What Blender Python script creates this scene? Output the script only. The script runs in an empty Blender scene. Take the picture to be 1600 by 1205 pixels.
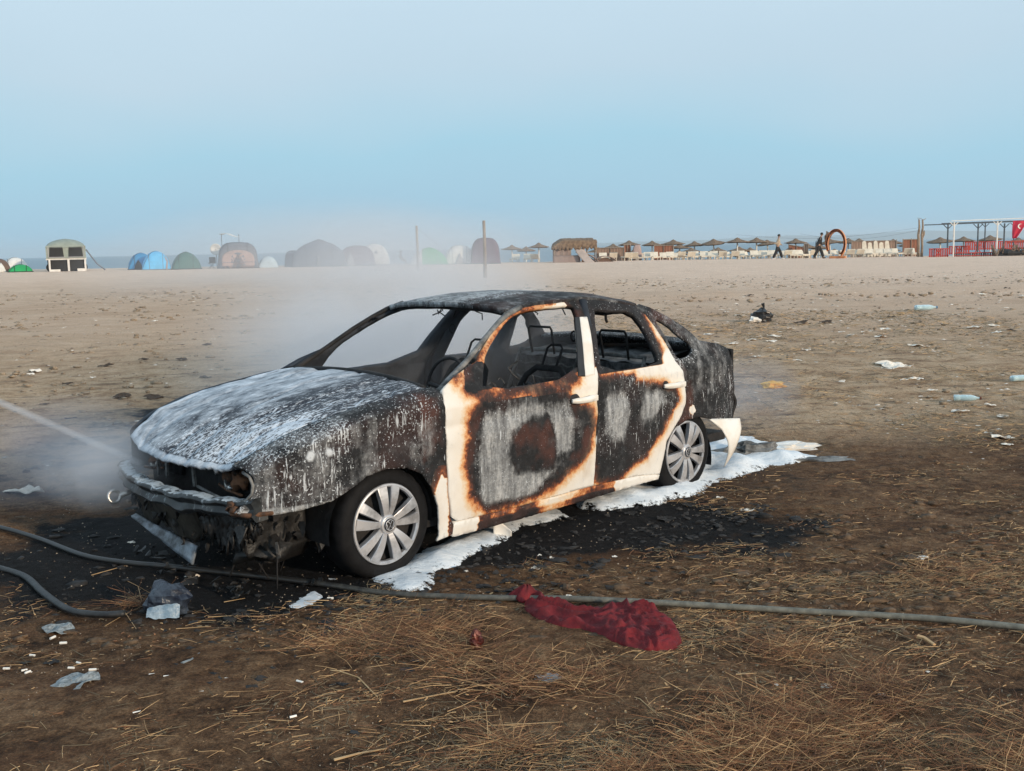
import bpy, bmesh, math, random
import numpy as np
from mathutils import Vector, Matrix, noise as mnoise
from mathutils.geometry import delaunay_2d_cdt
random.seed(7); np.random.seed(7)
SC = bpy.context.scene
COL = SC.collection
R = math.radians

# ---------------------------------------------------------------- camera
F_PX, CAM_H, PITCH, ROLL = 1654.3, 1.6147, 0.12985, 0.021086
cam_d = bpy.data.cameras.new("camera"); cam = bpy.data.objects.new("camera", cam_d); COL.objects.link(cam)
cam_d.sensor_width = 36.0; cam_d.lens = F_PX / 1600 * 36.0
cam_d.clip_start = 0.05; cam_d.clip_end = 20000
cp, sp, cr, sr = math.cos(PITCH), math.sin(PITCH), math.cos(ROLL), math.sin(ROLL)
RT, UP, FW = Vector((1, 0, 0)), Vector((0, sp, cp)), Vector((0, cp, -sp))
XC = cr * RT - sr * UP; YC = sr * RT + cr * UP
M = Matrix((XC, YC, -FW)).transposed().to_4x4(); M.translation = Vector((0, 0, CAM_H))
cam.matrix_world = M
SC.camera = cam

# ---------------------------------------------------------------- sky, sun, exposure
SUN_EL, SUN_AZ = R(13.5), R(133)         # low sun; azimuth clockwise from +Y (behind the camera, to its right)
w = bpy.data.worlds.new("World"); SC.world = w; w.use_nodes = True
nt = w.node_tree; nt.nodes.clear()
wo = nt.nodes.new("ShaderNodeOutputWorld"); bg = nt.nodes.new("ShaderNodeBackground")
sk = nt.nodes.new("ShaderNodeTexSky"); sk.sky_type = 'NISHITA'; sk.sun_disc = False
sk.sun_elevation = SUN_EL; sk.sun_rotation = SUN_AZ; sk.air_density = 1.6; sk.dust_density = 4.0; sk.ozone_density = 1.5
# thin high veil that whitens the upper sky, soft and uneven
tc = nt.nodes.new("ShaderNodeTexCoord"); sx = nt.nodes.new("ShaderNodeSeparateXYZ")
nt.links.new(tc.outputs['Generated'], sx.inputs[0])
nz = nt.nodes.new("ShaderNodeTexNoise"); nz.inputs['Scale'].default_value = 2.2; nz.inputs['Detail'].default_value = 3
mp = nt.nodes.new("ShaderNodeMapping"); mp.inputs['Scale'].default_value = (1, 1, 2.5)
nt.links.new(tc.outputs['Generated'], mp.inputs[0]); nt.links.new(mp.outputs[0], nz.inputs['Vector'])
ad = nt.nodes.new("ShaderNodeMath"); ad.operation = 'MULTIPLY_ADD'; ad.inputs[1].default_value = 0.16; 
nt.links.new(nz.outputs['Fac'], ad.inputs[0]); nt.links.new(sx.outputs['Z'], ad.inputs[2])
rp = nt.nodes.new("ShaderNodeValToRGB"); nt.links.new(ad.outputs[0], rp.inputs[0])
cr_ = rp.color_ramp
cr_.elements[0].position = 0.06; cr_.elements[0].color = (0.54, 0.70, 0.81, 1)
cr_.elements[1].position = 0.34; cr_.elements[1].color = (0.64, 0.82, 0.96, 1)
for p_, c_ in ((0.10, (0.42, 0.68, 0.86, 1)), (0.16, (0.42, 0.72, 0.90, 1)), (0.24, (0.57, 0.755, 0.90, 1))):
    e_ = cr_.elements.new(p_); e_.color = c_
veil = nt.nodes.new("ShaderNodeMix"); veil.data_type = 'RGBA'; veil.inputs['Factor'].default_value = 0.90
vs = nt.nodes.new("ShaderNodeVectorMath"); vs.operation = 'SCALE'; vs.inputs['Scale'].default_value = 9.0
nt.links.new(rp.outputs[0], vs.inputs[0])
nt.links.new(sk.outputs[0], veil.inputs['A']); nt.links.new(vs.outputs[0], veil.inputs['B'])
nt.links.new(veil.outputs['Result'], bg.inputs['Color']); bg.inputs['Strength'].default_value = 0.10
nt.links.new(bg.outputs[0], wo.inputs[0])
sd_ = bpy.data.lights.new("sun", 'SUN'); sun = bpy.data.objects.new("sun", sd_); COL.objects.link(sun)
sd_.energy = 2.8; sd_.angle = R(1.5); sd_.color = (1.0, 0.81, 0.60)
sdir = Vector((math.sin(SUN_AZ) * math.cos(SUN_EL), math.cos(SUN_AZ) * math.cos(SUN_EL), math.sin(SUN_EL)))
sun.rotation_euler = sdir.to_track_quat('Z', 'Y').to_euler()
SC.view_settings.view_transform = 'Standard'; SC.view_settings.look = 'None'
SC.view_settings.exposure = 0.12; SC.view_settings.gamma = 1.0
SC.render.engine = 'CYCLES'
SC.cycles.volume_max_steps = 64; SC.cycles.max_bounces = 8; SC.cycles.volume_bounces = 3
try: SC.cycles.volume_step_rate = 2.0
except Exception: pass

# ---------------------------------------------------------------- helpers
def sstep(a, b, x):
    t = np.clip((np.asarray(x, float) - a) / (b - a), 0, 1); return t * t * (3 - 2 * t)
def hz(x, y):
    """height of the sand"""
    x = np.asarray(x, float); y = np.asarray(y, float)
    h = 0.0085 * np.clip(y - 6, 0, 52) - 0.0062 * x * np.clip(y / 80, 0, 1) ** 2 * (y < 200)
    h = h - 1.9 * sstep(83, 125, y) - 0.004 * np.clip(y - 125, 0, 200)
    return h
def gpx(px, py, lift=0.0):
    """world point on the sand for a photo pixel"""
    a, b = px - 800, 602.5 - py
    a, b = a * cr + b * sr, -a * sr + b * cr
    d = RT * (a / F_PX) + UP * (b / F_PX) + FW
    t = 1.0
    lo, hi = 0.5, 400.0
    for _ in range(50):
        m = (lo + hi) / 2; q = Vector((0, 0, CAM_H)) + d * m
        if q.z - float(hz(q.x, q.y)) > 0: lo = m
        else: hi = m
    q = Vector((0, 0, CAM_H)) + d * lo
    return Vector((q.x, q.y, float(hz(q.x, q.y)) + lift))
def at(px, y, lift=0.0, py=395):
    """world point on the sand in the direction of a photo column, y metres ahead"""
    a = (px - 800) * cr + (602.5 - py) * sr
    b = -(px - 800) * sr + (602.5 - py) * cr
    f = (cp + b / F_PX * sp)
    x = a / F_PX / f * y
    return Vector((x, y, float(hz(x, y)) + lift))
def tag(o, label=None, cat=None, group=None, kind=None):
    if label: o['label'] = label
    if cat: o['category'] = cat
    if group: o['group'] = group
    if kind: o['kind'] = kind
    return o
def empty(name, loc=(0, 0, 0), rz=0.0):
    o = bpy.data.objects.new(name, None); COL.objects.link(o); o.location = loc; o.rotation_euler = (0, 0, rz)
    o.empty_display_size = 0.2
    return o
def copy_tree(o, parent=None):
    c = o.copy(); COL.objects.link(c)
    if parent is not None: c.parent = parent
    for ch in [k for k in bpy.data.objects if k.parent == o]: copy_tree(ch, c)
    return c
def mesh_obj(name, verts, faces, mat=None, parent=None, smooth=False, attrs=None, mats=None, midx=None):
    me = bpy.data.meshes.new(name); me.from_pydata([tuple(v) for v in verts], [], faces)
    if mat: me.materials.append(mat)
    for m_ in (mats or []): me.materials.append(m_)
    if midx is not None: me.polygons.foreach_set('material_index', midx)
    if smooth: me.polygons.foreach_set('use_smooth', [True] * len(me.polygons))
    for k, v in (attrs or {}).items():
        at_ = me.attributes.new(k, 'FLOAT', 'POINT'); at_.data.foreach_set('value', np.asarray(v, dtype=np.float32))
    me.update()
    o = bpy.data.objects.new(name, me); COL.objects.link(o)
    if parent is not None: o.parent = parent
    return o
class MB:
    """collects shapes, links them as ONE mesh"""
    def __init__(s): s.v = []; s.f = []; s.mi = []; s.cur = 0
    def add(s, v, f):
        n = len(s.v); s.v += [tuple(p) for p in v]; s.f += [tuple(i + n for i in q) for q in f]; s.mi += [s.cur] * len(f)
    def box(s, c, sz, rot=None, taper=1.0):
        c = Vector(c); pts = []
        for i in range(8):
            k = taper if i & 4 else 1
            p = Vector(((1 if i & 1 else -1) * sz[0] / 2 * k, (1 if i & 2 else -1) * sz[1] / 2 * k, (1 if i & 4 else -1) * sz[2] / 2))
            pts.append(c + (rot @ p if rot else p))
        s.add(pts, [(0, 2, 3, 1), (4, 5, 7, 6), (0, 1, 5, 4), (2, 6, 7, 3), (0, 4, 6, 2), (1, 3, 7, 5)])
    def tube(s, pts, r, n=8, cap=True, flat=1.0):
        pts = [Vector(p) for p in pts]; rs = r if isinstance(r, (list, tuple)) else [r] * len(pts)
        V = []; Fc = []; prev = None
        for i, p in enumerate(pts):
            t = (pts[min(i + 1, len(pts) - 1)] - pts[max(i - 1, 0)]).normalized()
            if prev is None:
                a = t.orthogonal().normalized()
                if abs(t.z) < 0.9: a = Vector((0, 0, 1)).cross(t).normalized()
            else:
                a = (prev - t * prev.dot(t)).normalized()
            prev = a; b = t.cross(a)
            for k in range(n):
                an = 2 * math.pi * k / n
                V.append(p + (a * math.cos(an) + b * math.sin(an) * flat) * rs[i])
        for i in range(len(pts) - 1):
            for k in range(n):
                Fc.append((i * n + k, i * n + (k + 1) % n, (i + 1) * n + (k + 1) % n, (i + 1) * n + k))
        if cap:
            Fc.append(tuple(range(n - 1, -1, -1))); Fc.append(tuple((len(pts) - 1) * n + k for k in range(n)))
        s.add(V, Fc)
    def grid(s, fn, nu, nv):
        V = [fn(i / nu, j / nv) for i in range(nu + 1) for j in range(nv + 1)]
        Fc = [(i * (nv + 1) + j, (i + 1) * (nv + 1) + j, (i + 1) * (nv + 1) + j + 1, i * (nv + 1) + j + 1) for i in range(nu) for j in range(nv)]
        s.add(V, Fc)
    def blob(s, c, sz, seed=0, amp=0.3, nu=10, nv=7, fr=1.5):
        c = Vector(c); V = []; Fc = []
        for j in range(nv + 1):
            ph = math.pi * j / nv
            for i in range(nu):
                th = 2 * math.pi * i / nu
                d = Vector((math.sin(ph) * math.cos(th), math.sin(ph) * math.sin(th), math.cos(ph)))
                k = 1 + amp * mnoise.noise(d * fr + Vector((seed * 3.7, seed * 1.3, 0)))*2
                V.append(c + Vector((d.x * sz[0] * k, d.y * sz[1] * k, d.z * sz[2] * k)))
        for j in range(nv):
            for i in range(nu): Fc.append((j * nu + i, (j + 1) * nu + i, (j + 1) * nu + (i + 1) % nu, j * nu + (i + 1) % nu))
        s.add(V, Fc)
    def build(s, name, mat=None, parent=None, smooth=False, mats=None):
        return mesh_obj(name, s.v, s.f, mat, parent, smooth, mats=mats, midx=s.mi if mats else None)
def solid(o, th, off=-1.0):
    m_ = o.modifiers.new("thickness", 'SOLIDIFY'); m_.thickness = th; m_.offset = off; return o
def bevel(o, wd=0.004, seg=2):
    m_ = o.modifiers.new("bevel", 'BEVEL'); m_.width = wd; m_.segments = seg; m_.limit_method = 'ANGLE'; return o
def chaikin(pts, n=1, closed=True):
    for _ in range(n):
        out = []
        L = len(pts)
        for i in range(L if closed else L - 1):
            a, b = pts[i], pts[(i + 1) % L]
            out.append((a[0] * .75 + b[0] * .25, a[1] * .75 + b[1] * .25)); out.append((a[0] * .25 + b[0] * .75, a[1] * .25 + b[1] * .75))
        if not closed: out = [pts[0]] + out + [pts[-1]]
        pts = out
    return pts
def resample(pts, step, closed=True):
    out = []; L = len(pts)
    for i in range(L if closed else L - 1):
        a, b = pts[i], pts[(i + 1) % L]; d = math.hypot(b[0] - a[0], b[1] - a[1]); n = max(1, int(round(d / step)))
        for k in range(n): out.append((a[0] + (b[0] - a[0]) * k / n, a[1] + (b[1] - a[1]) * k / n))
    return out
def inside(P, poly):
    P = np.asarray(P, float); x, y = P[:, 0], P[:, 1]; c = np.zeros(len(P), bool); q = np.asarray(poly, float)
    for i in range(len(q)):
        x1, y1 = q[i]; x2, y2 = q[i - 1]
        m_ = ((y1 > y) != (y2 > y)); 
        with np.errstate(divide='ignore', invalid='ignore'):
            c ^= m_ & (x < (x2 - x1) * (y - y1) / (y2 - y1 + 1e-12) + x1)
    return c
def sdist(P, poly, closed=True):
    """distance to the outline, negative inside"""
    P = np.asarray(P, float); q = np.asarray(poly, float); d = np.full(len(P), 1e9)
    n = len(q)
    for i in range(n if closed else n - 1):
        a = q[i]; b = q[(i + 1) % n]; ab = b - a; t = np.clip(((P - a) @ ab) / (ab @ ab + 1e-12), 0, 1)
        d = np.minimum(d, np.hypot(*(P - a - t[:, None] * ab).T))
    if closed: d = np.where(inside(P, poly), -d, d)
    return d
def cdt(outline, holes=(), step=0.02, jit=0.0):
    """fine triangulated sheet of a 2-D outline with holes: (points, faces)"""
    pts = []; edges = []
    for lp in [outline] + list(holes):
        lp = resample(lp, step); n0 = len(pts)
        if jit: lp = [(p[0] + random.uniform(-jit, jit), p[1] + random.uniform(-jit, jit)) for p in lp]
        pts += lp; edges += [(n0 + i, n0 + (i + 1) % len(lp)) for i in range(len(lp))]
    x0 = min(p[0] for p in outline); x1 = max(p[0] for p in outline); y0 = min(p[1] for p in outline); y1 = max(p[1] for p in outline)
    gx = np.arange(x0, x1, step); gy = np.arange(y0, y1, step * .87)
    G = np.array([(x + (step / 2 if j % 2 else 0), y) for j, y in enumerate(gy) for x in gx])
    ok = sdist(G, outline) < -step * .45
    for h_ in holes: ok &= sdist(G, h_) > step * .45
    pts += [tuple(p) for p in G[ok]]
    v, e, f, _, _, _ = delaunay_2d_cdt([Vector(p) for p in pts], edges, [], 0, 1e-6)
    V = np.array([(p.x, p.y) for p in v]); Fc = [tuple(q) for q in f]
    C_ = np.array([V[list(q)].mean(0) for q in Fc])
    k = inside(C_, outline)
    for h_ in holes: k &= ~inside(C_, h_)
    Fc = [q for q, kk in zip(Fc, k) if kk]
    return V, Fc

# ---------------------------------------------------------------- materials
def nodes(name):
    m_ = bpy.data.materials.new(name); m_.use_nodes = True; t = m_.node_tree
    return m_, t, t.nodes['Principled BSDF']
def N(t, typ, **k):
    n_ = t.nodes.new('ShaderNode' + typ)
    for a, b in k.items():
        if hasattr(n_, a) and a not in ('Scale',): setattr(n_, a, b)
        else: n_.inputs[a].default_value = b
    return n_
def noise_n(t, scale, detail=4, rough=.6, vec=None, dist=0.0):
    n_ = t.nodes.new('ShaderNodeTexNoise'); n_.inputs['Scale'].default_value = scale; n_.inputs['Detail'].default_value = detail
    n_.inputs['Roughness'].default_value = rough; n_.inputs['Distortion'].default_value = dist
    if vec is not None: t.links.new(vec, n_.inputs['Vector'])
    return n_.outputs['Fac']
def ramp(t, src, stops):
    n_ = t.nodes.new('ShaderNodeValToRGB'); c_ = n_.color_ramp
    while len(c_.elements) < len(stops): c_.elements.new(0.5)
    for e_, (p_, col) in zip(c_.elements, stops):
        e_.position = p_; e_.color = (*col, 1) if isinstance(col, (tuple, list)) else (col, col, col, 1)
    t.links.new(src, n_.inputs[0]); return n_.outputs[0]
def mixc(t, fac, a, b):
    n_ = t.nodes.new('ShaderNodeMix'); n_.data_type = 'RGBA'
    for key, v in (('Factor', fac), ('A', a), ('B', b)):
        s_ = n_.inputs[key]
        if isinstance(v, bpy.types.NodeSocket): t.links.new(v, s_)
        elif key == 'Factor': s_.default_value = v
        else: s_.default_value = (*v, 1)
    return n_.outputs['Result']
def mth(t, op, a, b=None, c=None, clamp=False):
    n_ = t.nodes.new('ShaderNodeMath'); n_.operation = op; n_.use_clamp = clamp
    for i, v in enumerate((a, b, c)):
        if v is None: continue
        if isinstance(v, bpy.types.NodeSocket): t.links.new(v, n_.inputs[i])
        else: n_.inputs[i].default_value = v
    return n_.outputs[0]
def coords(t, scale=(1, 1, 1), rot=(0, 0, 0), which='Object'):
    tc_ = t.nodes.new('ShaderNodeTexCoord'); mp_ = t.nodes.new('ShaderNodeMapping')
    mp_.inputs['Scale'].default_value = scale; mp_.inputs['Rotation'].default_value = rot
    t.links.new(tc_.outputs[which], mp_.inputs[0]); return mp_.outputs[0]
def attr(t, name):
    n_ = t.nodes.new('ShaderNodeAttribute'); n_.attribute_name = name; return n_.outputs['Fac']
def bump(t, b, h, strength=.4, dist=.01):
    n_ = t.nodes.new('ShaderNodeBump'); n_.inputs['Strength'].default_value = strength; n_.inputs['Distance'].default_value = dist
    t.links.new(h, n_.inputs['Height']); t.links.new(n_.outputs[0], b.inputs['Normal'])
def simple(name, c1, c2=None, rough=.7, scale=8, metal=0.0, bmp=.3, bd=.01, detail=5, stretch=(1, 1, 1), lo=.38, hi=.62, spec=None):
    m_, t, b = nodes(name)
    v = coords(t, stretch); n_ = noise_n(t, scale, detail, .65, v)
    if c2 is None: c2 = tuple(x * .7 for x in c1)
    t.links.new(ramp(t, n_, [(lo, c1), (hi, c2)]), b.inputs['Base Color'])
    b.inputs['Roughness'].default_value = rough; b.inputs['Metallic'].default_value = metal
    if spec is not None: b.inputs['Specular IOR Level'].default_value = spec
    if bmp: bump(t, b, noise_n(t, scale * 3, 4, .6, v), bmp, bd)
    return m_

# ---------------------------------------------------------------- traced outlines (metres: side view u,w of the car, or ground x,y)
DOOR_F=[(0.401,0.894),(0.382,0.827),(0.386,0.541),(0.393,0.358),(0.421,0.216),(0.464,0.184),(0.956,0.182),(1.541,0.19),(1.541,0.5),(1.566,0.798),(1.594,0.902),(1.622,0.992),(1.707,1.188),(1.742,1.289),(1.556,1.298),(1.375,1.293),(1.25,1.28),(1.114,1.248),(1.009,1.203),(0.867,1.126),(0.751,1.049),(0.714,1.016),(0.516,0.952)]
WIN_F=[(0.654,0.844),(0.742,1.002),(0.821,1.068),(0.983,1.167),(1.115,1.225),(1.228,1.252),(1.423,1.257),(1.623,1.259),(1.668,1.244),(1.578,1.102),(1.445,0.863)]
DOOR_R=[(1.543,0.19),(1.543,0.5),(1.568,0.798),(1.596,0.901),(1.624,0.992),(1.709,1.188),(1.746,1.289),(1.983,1.263),(2.21,1.222),(2.264,1.164),(2.289,1.09),(2.319,0.991),(2.341,0.869),(2.391,0.804),(2.416,0.689),(2.416,0.589),(2.379,0.518),(2.308,0.451),(2.222,0.363),(2.197,0.24),(2.184,0.155),(1.96,0.181)]
WIN_R=[(1.801,1.216),(1.685,1.016),(1.62,0.865),(2.177,0.86),(2.192,0.953),(2.187,1.085),(2.147,1.195),(1.967,1.204),(1.853,1.219)]
QWIN=[(2.32,1.149),(2.431,1.093),(2.484,1.022),(2.59,0.94),(2.519,0.891),(2.386,0.875),(2.361,0.898),(2.351,1.007)]
ARCH_R=[(2.188,0.139),(2.186,0.157),(2.228,0.362),(2.342,0.441),(2.427,0.477),(2.568,0.478),(2.709,0.445),(2.828,0.394)]
ROOF_REAR=[(1.76,1.295),(2.246,1.26),(2.332,1.228),(2.464,1.153),(2.58,1.071),(2.656,1.003),(2.654,0.941)]
TAIL=[(2.688,0.957),(2.939,0.917),(3.054,0.887),(3.105,0.836),(3.122,0.632),(3.192,0.526),(3.177,0.46),(3.109,0.374)]
SEAM=[(-0.751,0.662),(-0.66,0.738),(-0.555,0.776),(-0.371,0.833),(-0.147,0.872),(0.096,0.899),(0.265,0.912),(0.388,0.886)]
FFRONT=[(-0.751,0.662),(-0.704,0.643),(-0.681,0.61),(-0.67,0.561),(-0.675,0.514),(-0.711,0.482),(-0.751,0.443),(-0.714,0.416),(-0.675,0.418),(-0.57,0.431),(-0.457,0.434),(-0.324,0.444)]
ARCH_F=[(-0.324,0.444),(-0.244,0.479),(-0.137,0.53),(-0.014,0.547),(0.113,0.533),(0.209,0.485),(0.273,0.401),(0.318,0.298),(0.346,0.125),(0.33,0.092)]
SILL_BOT=[(0.336,0.104),(0.482,0.113),(0.915,0.109),(1.345,0.115),(1.95,0.127),(2.178,0.133)]
BURN_F=[(0.477,1.025),(0.478,0.955),(0.525,0.968),(0.577,0.946),(0.547,0.867),(0.639,0.828),(0.61,0.783),(0.552,0.748),(0.537,0.701),(0.537,0.64),(0.526,0.568),(0.515,0.472),(0.536,0.395),(0.547,0.318),(0.604,0.243),(0.676,0.197),(0.812,0.201),(0.99,0.199),(1.134,0.224),(1.224,0.263),(1.354,0.323),(1.43,0.366),(1.509,0.45),(1.536,0.583),(1.513,0.665),(1.434,0.697),(1.356,0.724),(1.318,0.771),(1.336,0.822),(1.422,0.842),(1.446,0.866),(1.738,1.296),(1.37,1.287),(1.06,1.2),(0.813,1.069),(0.708,1.005),(0.499,0.919)]
BURN_R=[(1.985,1.341),(1.599,0.848),(1.903,0.827),(1.918,0.782),(2.07,0.763),(2.184,0.751),(2.254,0.718),(2.33,0.688),(2.34,0.621),(2.278,0.546),(2.218,0.48),(2.172,0.427),(2.072,0.346),(2.032,0.293),(1.902,0.255),(1.842,0.22),(1.815,0.188),(1.634,0.188),(1.557,0.211),(1.49,0.507),(1.566,0.851),(1.769,1.212),(1.869,1.346)]
CSTRIP_ORANGE=[(2.263,1.152),(2.318,1.125),(2.318,1.004),(2.347,0.893),(2.283,0.886),(2.271,1.019)]
ASH1=[(0.658,0.747),(0.949,0.762),(1.317,0.738),(1.344,0.635),(1.352,0.527),(1.334,0.435),(1.196,0.416),(1.18,0.55),(1.127,0.649),(1.018,0.676),(0.945,0.634),(0.924,0.509),(0.904,0.383),(1.198,0.348),(1.06,0.224),(0.827,0.227),(0.655,0.234),(0.591,0.31),(0.597,0.384),(0.584,0.51),(0.604,0.63)]
ASH2=[(1.616,0.738),(1.784,0.747),(1.88,0.681),(1.879,0.539),(1.802,0.45),(1.695,0.43),(1.612,0.49),(1.594,0.631)]
ASH3=[(2.002,0.695),(2.161,0.721),(2.243,0.683),(2.231,0.611),(2.114,0.537),(2.0,0.509),(1.934,0.589)]
ASH4=[(0.043,0.762),(0.141,0.801),(0.27,0.759),(0.301,0.676),(0.313,0.568),(0.228,0.541),(0.132,0.595),(0.04,0.686)]
ASH5=[(-0.342,0.764),(-0.165,0.814),(-0.066,0.764),(-0.115,0.683),(-0.321,0.652),(-0.447,0.656)]
HANDLE_F=[(1.327,0.727),(1.534,0.727)]
HANDLE_R=[(2.18,0.724),(2.386,0.719)]
SPOTS=[(-0.425,0.67),(-0.33,0.675)]
FCREAM=[(0.29,0.371),(0.343,0.456),(0.377,0.424),(0.408,0.068),(0.316,0.074)]
MIRBLACK=[(0.601,0.991),(0.739,1.002),(0.645,0.845),(0.549,0.873)]
FOAM_A=[(-0.768,5.1),(-0.634,4.903),(-0.475,4.845),(-0.367,5.053),(-0.284,5.313),(-0.122,5.535),(0.018,5.844),(0.248,6.108),(0.395,6.324),(0.185,6.505),(-0.095,6.288),(-0.38,5.835),(-0.562,5.448),(-0.712,5.288)]
FOAM_B=[(0.395,6.324),(0.609,6.306),(0.779,6.42),(0.99,6.501),(1.222,6.67),(1.472,7.079),(1.752,7.341),(2.075,7.529),(2.34,7.64),(2.25,7.817),(2.023,8.068),(2.04,8.56),(1.784,8.59),(1.467,8.289),(1.172,7.692),(0.884,7.279),(0.625,6.907),(0.307,6.527)]
FOAM_C=[(-1.071,5.1),(-0.893,4.988),(-0.845,5.085),(-0.967,5.145)]
FOAM_D=[(-1.135,4.68),(-0.97,4.585),(-0.869,4.752),(-0.928,4.922),(-1.041,4.949),(-1.105,4.812)]
HOSE=[(-3.373,6.299),(-3.071,6.157),(-2.733,5.91),(-2.329,5.541),(-2.065,5.384),(-1.796,5.277),(-1.501,5.161),(-1.152,5.035),(-0.883,4.929),(-0.622,4.809),(-0.317,4.735),(-0.021,4.68),(0.212,4.648),(0.44,4.599),(0.719,4.539),(0.965,4.491),(1.259,4.432),(1.545,4.375),(1.815,4.296),(2.082,4.176),(2.284,4.065)]
HOSE2=[(-2.865,5.44),(-2.681,5.338),(-2.474,5.175),(-2.251,4.886),(-2.025,4.633),(-1.85,4.556),(-1.739,4.565)]
CLOTH=[(0.024,4.74),(0.099,4.78),(0.264,4.551),(0.434,4.54),(0.574,4.515),(0.662,4.444),(0.683,4.177),(0.64,4.041),(0.512,4.035),(0.392,4.11),(0.314,4.272),(0.168,4.318),(0.035,4.507)]
SCORCH=[(-3.61,7.015),(-4.055,8.909),(-4.243,10.664),(-4.037,12.031),(2.179,10.202),(2.262,7.695),(1.904,6.196),(1.632,5.526),(1.107,5.16),(0.622,5.14),(0.142,5.174),(-0.63,4.874),(-1.227,4.82),(-1.897,5.006),(-2.595,5.596)]
BAG=[(-1.575,4.605)]
BBAG=[(5.092,21.57)]
CAN=[(-0.164,4.072)]
BOTTLE1=[(9.227,23.829)]
BOTTLE2=[(4.421,10.306)]
BOTTLE3=[(5.662,11.747)]
YEL=[(2.898,11.646)]
CRUMP=[(0.121,3.804)]

DOOR_Rc = [(x + (.005 if x < 1.76 else 0), y) for x, y in DOOR_R]
QUARTER = [(2.214,1.226),(2.262,1.232),(2.345,1.208),(2.464,1.148),(2.58,1.071),(2.656,1.003),(2.70,.965),(2.939,.925),(3.054,.893),(3.105,.84),(3.122,.632),(3.13,.53),(3.12,.46),(3.10,.38),(2.98,.375),(2.90,.37),(2.828,.40),(2.709,.445),(2.568,.478),(2.427,.477),(2.345,.448),(2.313,.457),(2.384,.520),(2.422,.589),(2.422,.690),(2.397,.806),(2.347,.871),(2.325,.992),(2.295,1.092),(2.270,1.166)]
SILL = [(.44,.178),(.464,.178),(.956,.176),(1.541,.184),(1.96,.175),(2.184,.149),(2.178,.122),(1.95,.118),(1.345,.106),(.915,.10),(.482,.10),(.44,.10)]
CAR_XY = (-1.18916, 5.71177); CAR_TH = 0.764509
def c2w(u, v): return (CAR_XY[0] + u * math.cos(CAR_TH) + v * math.sin(CAR_TH), CAR_XY[1] + u * math.sin(CAR_TH) - v * math.cos(CAR_TH))
CAR_FOOT = [c2w(-.75, .8), c2w(3.2, .8), c2w(3.2, -.8), c2w(-.75, -.8)]
SCORCH2 = [c2w(-.95, .85), c2w(-.3, 1.05), c2w(.3, 1.0), c2w(1.0, 1.45), c2w(1.6, 1.95), c2w(2.3, 1.85), c2w(2.2, .9), c2w(3.0, .2), c2w(2.5, -1.0), c2w(-.6, -1.5), c2w(-1.6, -1.0), c2w(-1.45, 0)]
STRIP = [(1.648, 1.187), (1.606, 1.118), (1.558, 1.031), (1.504, 0.93), (1.471, 0.857), (1.554, 0.86), (1.597, 0.943), (1.639, 1.025), (1.68, 1.108), (1.714, 1.185)]
SEAL = [(1.608, 1.188), (1.556, 1.111), (1.509, 1.035), (1.453, 0.935), (1.416, 0.863), (1.471, 0.857), (1.504, 0.93), (1.558, 1.031), (1.606, 1.118), (1.648, 1.187)]
HOSE = [(-6.5, 8.4), (-5.0, 7.4)] + HOSE + [(3.2, 3.6), (4.6, 3.3), (6.5, 3.6)]

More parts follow.
